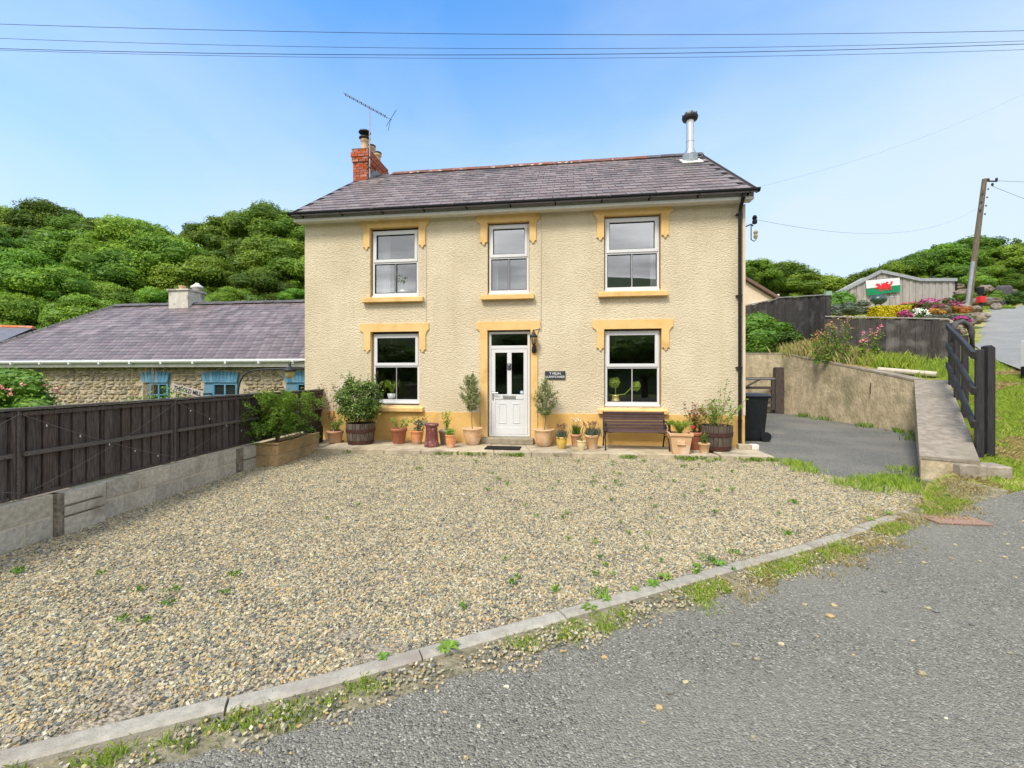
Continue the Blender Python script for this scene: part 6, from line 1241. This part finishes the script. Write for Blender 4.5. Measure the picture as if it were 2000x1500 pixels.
# ------------------------------------------------------------------ pots, barrels, bench
PZ = .062
def pot_thing(name, label, cat, x, y, r, h, matl, shape='taper', seg=28):
    t_ = thing(name, label, cat, (x, y+r*.72, PZ))
    if shape == 'taper': pr_ = [(r*.68, 0), (r*.72, .01), (r*.92, h*.78), (r*.94, h*.79), (r*1.0, h*.80), (r*1.02, h*.97), (r*1.0, h), (r*.88, h), (r*.86, h*.86)]
    elif shape == 'round': pr_ = [(r*.56, 0), (r*.62, .01), (r*.80, h*.3), (r*.93, h*.62), (r*.95, h*.86), (r*1.0, h*.89), (r*1.04, h*.95), (r*1.0, h), (r*.9, h), (r*.87, h*.86)]
    elif shape == 'bell': pr_ = [(r*.62, 0), (r*.68, .02), (r*.90, h*.4), (r*.96, h*.7), (r*.92, h*.86), (r*1.02, h*.92), (r*1.0, h), (r*.86, h), (r*.85, h*.86)]
    mb = MB(); mb.lathe(pr_, seg=seg, cap=False); mb.build('pot', matl, t_, smooth=True); MB().lathe([(.0, h*.88), (r*.88, h*.88)], seg=16, cap=False).build('soil', M['soil'], t_); return t_
def sprigs(t_, n, h0, spread, height, leaf, matl, seed, stems=8, per=None, asp=.5, lean=1.0, stemr=.004, origin=(0, 0)):
    g = np.random.default_rng(seed); mb = MB(); P = []; ti_ = []; per = per or n//stems
    for k in range(stems):
        a = g.uniform(0, 6.28); rr = spread*math.sqrt(g.random())*lean; tip = np.array([origin[0]+rr*math.cos(a), origin[1]+rr*math.sin(a), h0+height*g.uniform(.6, 1)]); b0 = np.array([origin[0]*.3+g.normal(0, .02), origin[1]*.3+g.normal(0, .02), h0-.04]); md = (b0+tip)/2+np.array([0, 0, height*.08])
        mb.tube([b0, md, tip], [stemr, stemr*.8, stemr*.5], 4); tb = g.uniform(.2, .8)
        for s_ in range(per):
            f_ = g.uniform(.25, 1.02); c_ = b0*(1-f_)**2+2*md*f_*(1-f_)+tip*f_*f_; P.append(c_+g.normal(0, leaf*.55, 3)); ti_.append(min(1, max(0, tb+g.normal(0, .2))))
    mb.build('stems', M['stem'], t_); MB().leaves(P, np.array([0, -.3, .7])+g.normal(0, .6, (len(P), 3)), leaf, ti_, asp, seed).build('leaves', matl, t_)
def barrel(name, label, x, y, r, h):
    t_ = thing(name, label, 'planter', (x, y+r*.8, PZ)); ns = 22
    mb0 = MB(); mb0.lathe([(r*.80, .0), (r*.86, h*.3), (r*.93, h*.95)], seg=22, cap=False); mb0.lathe([(0, h*.82), (r*.9, h*.82)], seg=22, cap=False); mb0.build('soil', M['soil'], t_)
    for k in range(ns):
        a0, a1 = 2*math.pi*k/ns+.012, 2*math.pi*(k+1)/ns-.012; vs = []
        for z, rr in ((0, .84), (h*.33, .925), (h*.66, .975), (h, 1.0)):
            for a, f_ in ((a0, 1), (a1, 1), (a1, .93), (a0, .93)): vs.append((r*rr*f_*math.cos(a), r*rr*f_*math.sin(a), z))
        MB().add(vs, [(i*4+j, i*4+(j+1) % 4, i*4+4+(j+1) % 4, i*4+4+j) for i in range(3) for j in range(4)]+[(3, 2, 1, 0), (12, 13, 14, 15)]).build('stave', M['oak'], t_)
    for z0, z1, ra, rb in ((.02, h*.2, .862, .90), (h*.58, h*.74, .975, 1.0)): MB().lathe([(r*ra, z0), (r*(ra+.012), z0), (r*(rb+.012), z1), (r*rb, z1)], seg=44, cap=False).build('hoop', M['hoop'], t_)
    return t_
t_ = pot_thing('potted_sapling', 'pink terracotta pot with a reddish sapling, left of the big barrel', 'potted plant', -3.93, -.66, .18, .27, M['pink']); sprigs(t_, 150, .27, .32, 1.22, .055, M['g_red'], 3, stems=9, origin=(-.18, 0), asp=.5); sprigs(t_, 200, .27, .20, .25, .05, M['g_weed'], 4, stems=12); 
t_ = barrel('barrel_planter', 'half barrel planter with a dense glossy green shrub, left of the window', -3.30, -.84, .315, .46)
g = np.random.default_rng(71); Pc = []; Tc = []
for k in range(170):
    v = g.normal(size=3); v /= np.linalg.norm(v); q_ = (.35+.65*g.random()**.5); c_ = v*q_*np.array([.50, .36, .42])*(1+.12*g.normal()); c_[2] += .1*max(0, v[2]); tt = g.uniform(.05, .8)
    for j in range(34): Pc.append(c_+g.normal(0, .052, 3)); Tc.append(min(1, max(0, tt+g.normal(0, .25))))
MB().leaves(Pc, g.normal(0, .7, (len(Pc), 3))+np.array([0, -.35, .6]), .060, Tc, .5, 71).build('foliage', M['g_camellia'], t_, loc=(-.02, .02, .90))
sprigs(t_, 240, .9, .55, .72, .06, M['g_camellia'], 12, stems=12, origin=(.06, 0))
t_ = pot_thing('potted_plant', 'dark terracotta flowerpot with a sprawling lime green plant under the left window', 'potted plant', -2.48, -.56, .18, .34, M['terra']); sprigs(t_, 190, .34, .5, .30, .05, M['g_fern'], 5, stems=12, lean=.9, origin=(.12, 0))
t_ = pot_thing('potted_plant', 'two tone terracotta pot with a blue grey plant beside the maroon chimney pot', 'potted plant', -2.05, -.56, .145, .29, M['terra2'], 'round'); sprigs(t_, 150, .29, .17, .27, .055, M['g_blue'], 6, stems=9, origin=(.08, 0), asp=.8)
t_ = thing('chimney_pot_ornament', 'speckled maroon stoneware chimney pot standing among the flowerpots', 'chimney pot', (-1.62, -.76, PZ))
MB().lathe([(.155, 0), (.155, .06), (.145, .08), (.122, .36), (.128, .38), (.118, .395), (.125, .42), (.15, .44), (.152, .475), (.14, .49), (.11, .49), (.10, .3)], seg=28, cap=False).build('body', M['maroon'], t_, smooth=True)
t_ = pot_thing('potted_plant', 'mossy grey pot partly hidden behind the small orange pot', 'potted plant', -1.42, -.5, .16, .32, M['greypot']); sprigs(t_, 150, .32, .15, .42, .05, M['g_fern'], 7, stems=8, origin=(.05, 0))
t_ = pot_thing('potted_plant', 'small bright orange terracotta pot in front of the mossy grey pot', 'potted plant', -1.18, -.92, .112, .27, M['terra2'], 'bell'); sprigs(t_, 130, .27, .12, .14, .05, M['g_weed'], 8, stems=9)
def olive(label, x, y, ctr, cz, rr, hh, seed, bend):
    t_ = pot_thing('potted_olive_tree', label, 'potted tree', x, y, .215, .365, M['terra3'], 'round', 32); t0 = cz-hh
    MB().tube([(0, 0, .3), (bend, 0, .55), (0+bend*.5, 0, t0+.1), (ctr, 0, cz)], [.015, .012, .011, .006], 7).build('trunk', M['olivebark'], t_)
    g = np.random.default_rng(seed); P = []; N_ = []; T_ = []; mb = MB()
    for k in range(78):
        a = g.uniform(0, 6.28); u = g.uniform(-.9, 1); w_ = math.sqrt(max(.05, 1-u*u))*(1-.35*max(0, u)); tip = np.array([ctr+rr*w_*math.cos(a)*g.uniform(.5, 1.1), rr*w_*math.sin(a)*g.uniform(.5, 1.1), cz+hh*u*1.0]); b0 = np.array([ctr*.7, 0, max(t0, tip[2]-.22)])
        mb.tube([b0, tip], .003, 3)
        for s_ in range(26): f_ = g.uniform(.35, 1.05); P.append(b0+(tip-b0)*f_+g.normal(0, .022, 3)); T_.append(min(1, max(0, g.normal(.5, .28))))
    mb.build('twigs', M['olivebark'], t_); MB().leaves(P, g.normal(0, 1, (len(P), 3))+np.array([0, -.3, .3]), .052, T_, .32, seed).build('leaves', M['g_olive'], t_)
olive('olive tree in a round terracotta pot to the left of the front door', -.82, -.53, -.05, 1.16, .29, .42, 41, -.02); olive('olive tree in a round terracotta pot to the right of the front door', .74, -.53, .03, 1.06, .29, .40, 42, .04)
def lavender(t_, h0, spread, height, seed, heads, n=60):
    g = np.random.default_rng(seed); P = [(g.normal(0, spread*.35), g.normal(0, spread*.35), h0-.03) for _ in range(n*4)]; blades(MB(), P, height*.6, .010, seed, 0, .7, .45).build('leaves', M['g_blue'] if heads == 'f_purple' else M['g_hedge'], t_)
    mb = MB(); F = []
    for k in range(n//2): a = g.uniform(0, 6.28); rr = spread*math.sqrt(g.random()); tip = (rr*math.cos(a), rr*math.sin(a), h0+height*g.uniform(.7, 1)); mb.tube([(tip[0]*.3, tip[1]*.3, h0-.02), tip], .0022, 3); F += [(tip[0]+g.normal(0, .004), tip[1]+g.normal(0, .004), tip[2]+g.normal(0, .008)) for _ in range(5)]
    mb.build('stems', M['stem'], t_); MB().leaves(F, g.normal(0, 1, (len(F), 3)), .020, g.random(len(F)), .8, seed).build('flower_heads', M[heads], t_)
t_ = pot_thing('potted_lavender', 'lavender in a small yellow glazed pot right of the door', 'potted plant', 1.12, -.74, .112, .24, M['yel'], 'bell'); lavender(t_, .24, .13, .26, 51, 'f_purple')
t_ = pot_thing('potted_daisies', 'small pink pot with tall white flowers behind the little cream pot', 'potted plant', 1.42, -.42, .118, .26, M['pink']); lavender(t_, .26, .11, .36, 52, 'f_white', 30)
t_ = pot_thing('potted_plant', 'tiny cream pot with a few green shoots, smallest of the row', 'potted plant', 1.52, -.88, .092, .19, M['creampot'], 'bell'); sprigs(t_, 40, .19, .05, .09, .03, M['g_weed'], 9, stems=6)
t_ = pot_thing('potted_lavender', 'bushy lavender in a buff terracotta pot next to the bench', 'potted plant', 1.74, -.72, .145, .29, M['terra3']); lavender(t_, .29, .19, .27, 53, 'f_purple', 80)
# square pot with fern
t_ = thing('square_planter', 'square buff terracotta planter with a feathery lime green plant', 'potted plant', (3.41, -.88, PZ), R(-4))
vs = []
for z, s_ in ((0, .145), (.34, .195), (.345, .215), (.40, .22), (.40, .19), (.36, .185)): vs += [(-s_, -s_, z), (s_, -s_, z), (s_, s_, z), (-s_, s_, z)]
MB().add(vs, [(i*4+k, i*4+(k+1) % 4, i*4+4+(k+1) % 4, i*4+4+k) for i in range(5) for k in range(4)]+[(0, 3, 2, 1), (20, 21, 22, 23)]).build('pot', M['terra3'], t_, bev=.006)
MB().box(-.075, .075, -.195, -.18, .17, .26).build('moulded_panel', M['terra3'], t_, bev=.01)
g = np.random.default_rng(66); mb = MB()
for k in range(60):
    a = g.uniform(0, 6.28); L = g.uniform(.12, .32); s_ = g.random(34)[:, None]; P = np.array([[math.cos(a)*L*f_, math.sin(a)*L*.8*f_, .38+.40*f_*(1-.45*f_)*g.uniform(.85, 1.1)] for f_ in s_[:, 0]])+g.normal(0, .012, (34, 3)); mb.leaves(P, np.array([0, 0, 1])+g.normal(0, .5, (34, 3)), .036, np.clip(g.normal(.55, .25, 34), 0, 1), .3, k)
mb.build('fronds', M['g_fern'], t_)
t_ = pot_thing('potted_rose', 'dark brown pot with a red tinted rose behind the square planter', 'potted plant', 3.80, -.56, .15, .36, M['terra']); sprigs(t_, 260, .36, .30, .62, .055, M['g_red'], 15, stems=12); sprigs(t_, 150, .36, .26, .45, .05, M['g_weed'], 16, stems=9)
MB().blob((-.06, -.14, .47), (.03, .02, .035), 7, 5, .2, seed=3).build('red_bloom', M['red'], t_)
t_ = pot_thing('potted_plant', 'small terracotta pot with a bushy green herb in front of the right barrel', 'potted plant', 3.86, -.96, .108, .20, M['terra3']); sprigs(t_, 190, .20, .07, .20, .035, M['g_hedge'], 17, stems=10)
t_ = barrel('barrel_planter', 'weathered half barrel planter with straggly stems at the right house corner', 4.22, -.66, .325, .50)
sprigs(t_, 300, .44, .42, .60, .06, M['g_weed'], 18, stems=13, stemr=.006); sprigs(t_, 90, .44, .12, 1.15, .05, M['g_weed'], 19, stems=3, origin=(.22, 0), stemr=.006); sprigs(t_, 130, .44, .18, .7, .055, M['g_weed'], 20, stems=6, origin=(.5, .1))
# bench
be = thing('bench', 'slatted purple brown bench with black cast iron ends under the right window', 'bench', (2.62, -.42, PZ)); hw = .635
for k in range(6): z = .40+k*.062; MB().bar((-hw, .16+k*.012, z), (hw, .16+k*.012, z), .018, .052).build('back_slat', M['benchwood'], be, bev=.004)
for k in range(5): MB().box(-hw-.01, hw+.03, -.33+k*.088, -.33+k*.088+.072, .355+(.006*(k == 0)), .378).build('seat_slat', M['benchwood'], be, bev=.004)
for s in (-1, 1):
    x = s*(hw-.015); mb = MB()
    mb.tube([(x, -.36, 0), (x, -.35, .1), (x, -.31, .20), (x, -.33, .34)], [.018, .013, .018, .02], 7); mb.tube([(x, .24, 0), (x, .20, .12), (x, .12, .22), (x, .13, .35), (x, .19, .52), (x, .235, .74)], [.018, .014, .018, .02, .018, .014], 7)
    mb.tube([(x, -.35, .34), (x, .14, .34)], .017, 7); mb.tube([(x, -.33, .34), (x, -.36, .42), (x, -.32, .52), (x, -.1, .55), (x, .2, .55)], [.022, .024, .026, .018, .016], 7); mb.tube([(x, -.31, .2), (x, -.1, .27), (x, .12, .22)], .010, 6)
    mb.blob((x, -.35, .40), (.035, .035, .05), 8, 6, .1, seed=1); mb.blob((x, -.34, .53), (.03, .04, .035), 8, 6, .1, seed=2); mb.blob((x, -.02, .45), (.012, .09, .06), 8, 6, .2, seed=3)
    mb.build('end_frame', M['iron'], be)
MB().tube([(-hw, -.05, .30), (-hw+.3, -.05, .345)], .006, 5).tube([(hw, -.05, .30), (hw-.3, -.05, .345)], .006, 5).build('stay', M['iron'], be)
# plants behind the lower windows
t_ = thing('window_plant', 'palm like green plant in a white pot inside the lower left window', 'houseplant', (-2.93, .28, .95)); MB().lathe([(.085, 0), (.12, .19), (.115, .19), (.1, .15)], seg=20, cap=True).build('pot', M['upvc'], t_, smooth=True)
g = np.random.default_rng(3); mb = MB()
for k in range(34):
    a = g.uniform(0, 6.28); L = g.uniform(.1, .24); P = np.array([[math.cos(a)*L*f_, math.sin(a)*L*.5*f_, .20+.48*f_-.28*f_*f_*g.uniform(.6, 1.3)] for f_ in np.linspace(.1, 1, 26)])+g.normal(0, .012, (26, 3)); mb.leaves(P, g.normal(0, .6, (26, 3))+np.array([0, -.5, .5]), .045, g.uniform(.3, 1, 26), .3, k)
mb.build('fronds', M['g_fern'], t_)
t_ = thing('window_vase', 'gold ribbed vase with two big lime leaf rosettes inside the lower right window', 'houseplant', (2.30, .25, .93)); MB().lathe([(.075, 0)]+[(.085+.006*(k % 2)+.012*math.sin(k*.5), .015*k+.01) for k in range(13)]+[(.07, .21)], seg=20).build('vase', M['brass'], t_, smooth=True)
mb = MB(); mb.tube([(0, 0, .2), (.0, 0, .34), (-.05, 0, .42)], .01, 5); mb.tube([(0, 0, .2), (.2, 0, .22), (.36, 0, .38)], .012, 5); mb.tube([(0, 0, .2), (-.12, 0, .2), (-.18, 0, .28)], .01, 5); mb.build('stems', M['g_fern'], t_)
for cx_, cz_, rr in ((-.02, .48, .14), (.44, .40, .12)):
    mb = MB(); g = np.random.default_rng(int(cx_*100)+50)
    for k in range(26):
        a = k*2.4; r_ = rr*math.sqrt((k+1)/26); mb.leaves([(cx_+r_*math.cos(a)*.8, -.03+.03*(k/26), cz_+r_*math.sin(a)*.8)], [(.4*math.cos(a), -1, .4*math.sin(a))], .085, [g.uniform(.3, 1)], .9, k)
    mb.build('leaf_rosette', M['g_fern'], t_)
t_ = thing('window_cactus', 'spiky green plant in a white bowl inside the upper left window', 'houseplant', (-2.62, .24, 3.46)); MB().lathe([(.08, 0), (.15, .12), (.14, .12)], seg=18).build('bowl', M['upvc'], t_, smooth=True); sprigs(t_, 150, .12, .26, .42, .07, M['g_hedge'], 23, stems=14, asp=.3)

# ------------------------------------------------------------------ the valley side behind the camera (seen in the window panes)
def oh(x, y):
    d = -y-60; return max(-1.2, -1.2+min(34, d*.42)+3*math.sin(x*.035)+2*math.sin(x*.09+1)) if d > 0 else -1.2
ov, of_ = tri_fill([(-220, -60), (220, -60), (220, -200), (-220, -200)], 9, oh); o = MB().add(ov, of_).build('opposite_hill', mat('far_hill', (.03, .06, .02), (.08, .12, .04), rough=1, scale=.05), smooth=True); tag(o, kind='structure')
for i, x in enumerate((-30, -25, -19, -14, -9, -3, 2, 8, 13, 19, 25, 31)):
    t_ = thing('roadside_tree', 'broadleaf tree of the row across the road behind the viewer', 'tree', (x, -34+rnd.uniform(-4, 4), 2.2+rnd.uniform(0, 1.5)), rnd.uniform(0, 6), 'trees across the road'); t_.scale = (5, 5, 3.4+rnd.uniform(0, 1.2)); inst('crown', cmesh[(i % 4, i % 3)], t_, (0, 0, 0)); inst('trunk', tmesh, t_, (0, 0, 0))
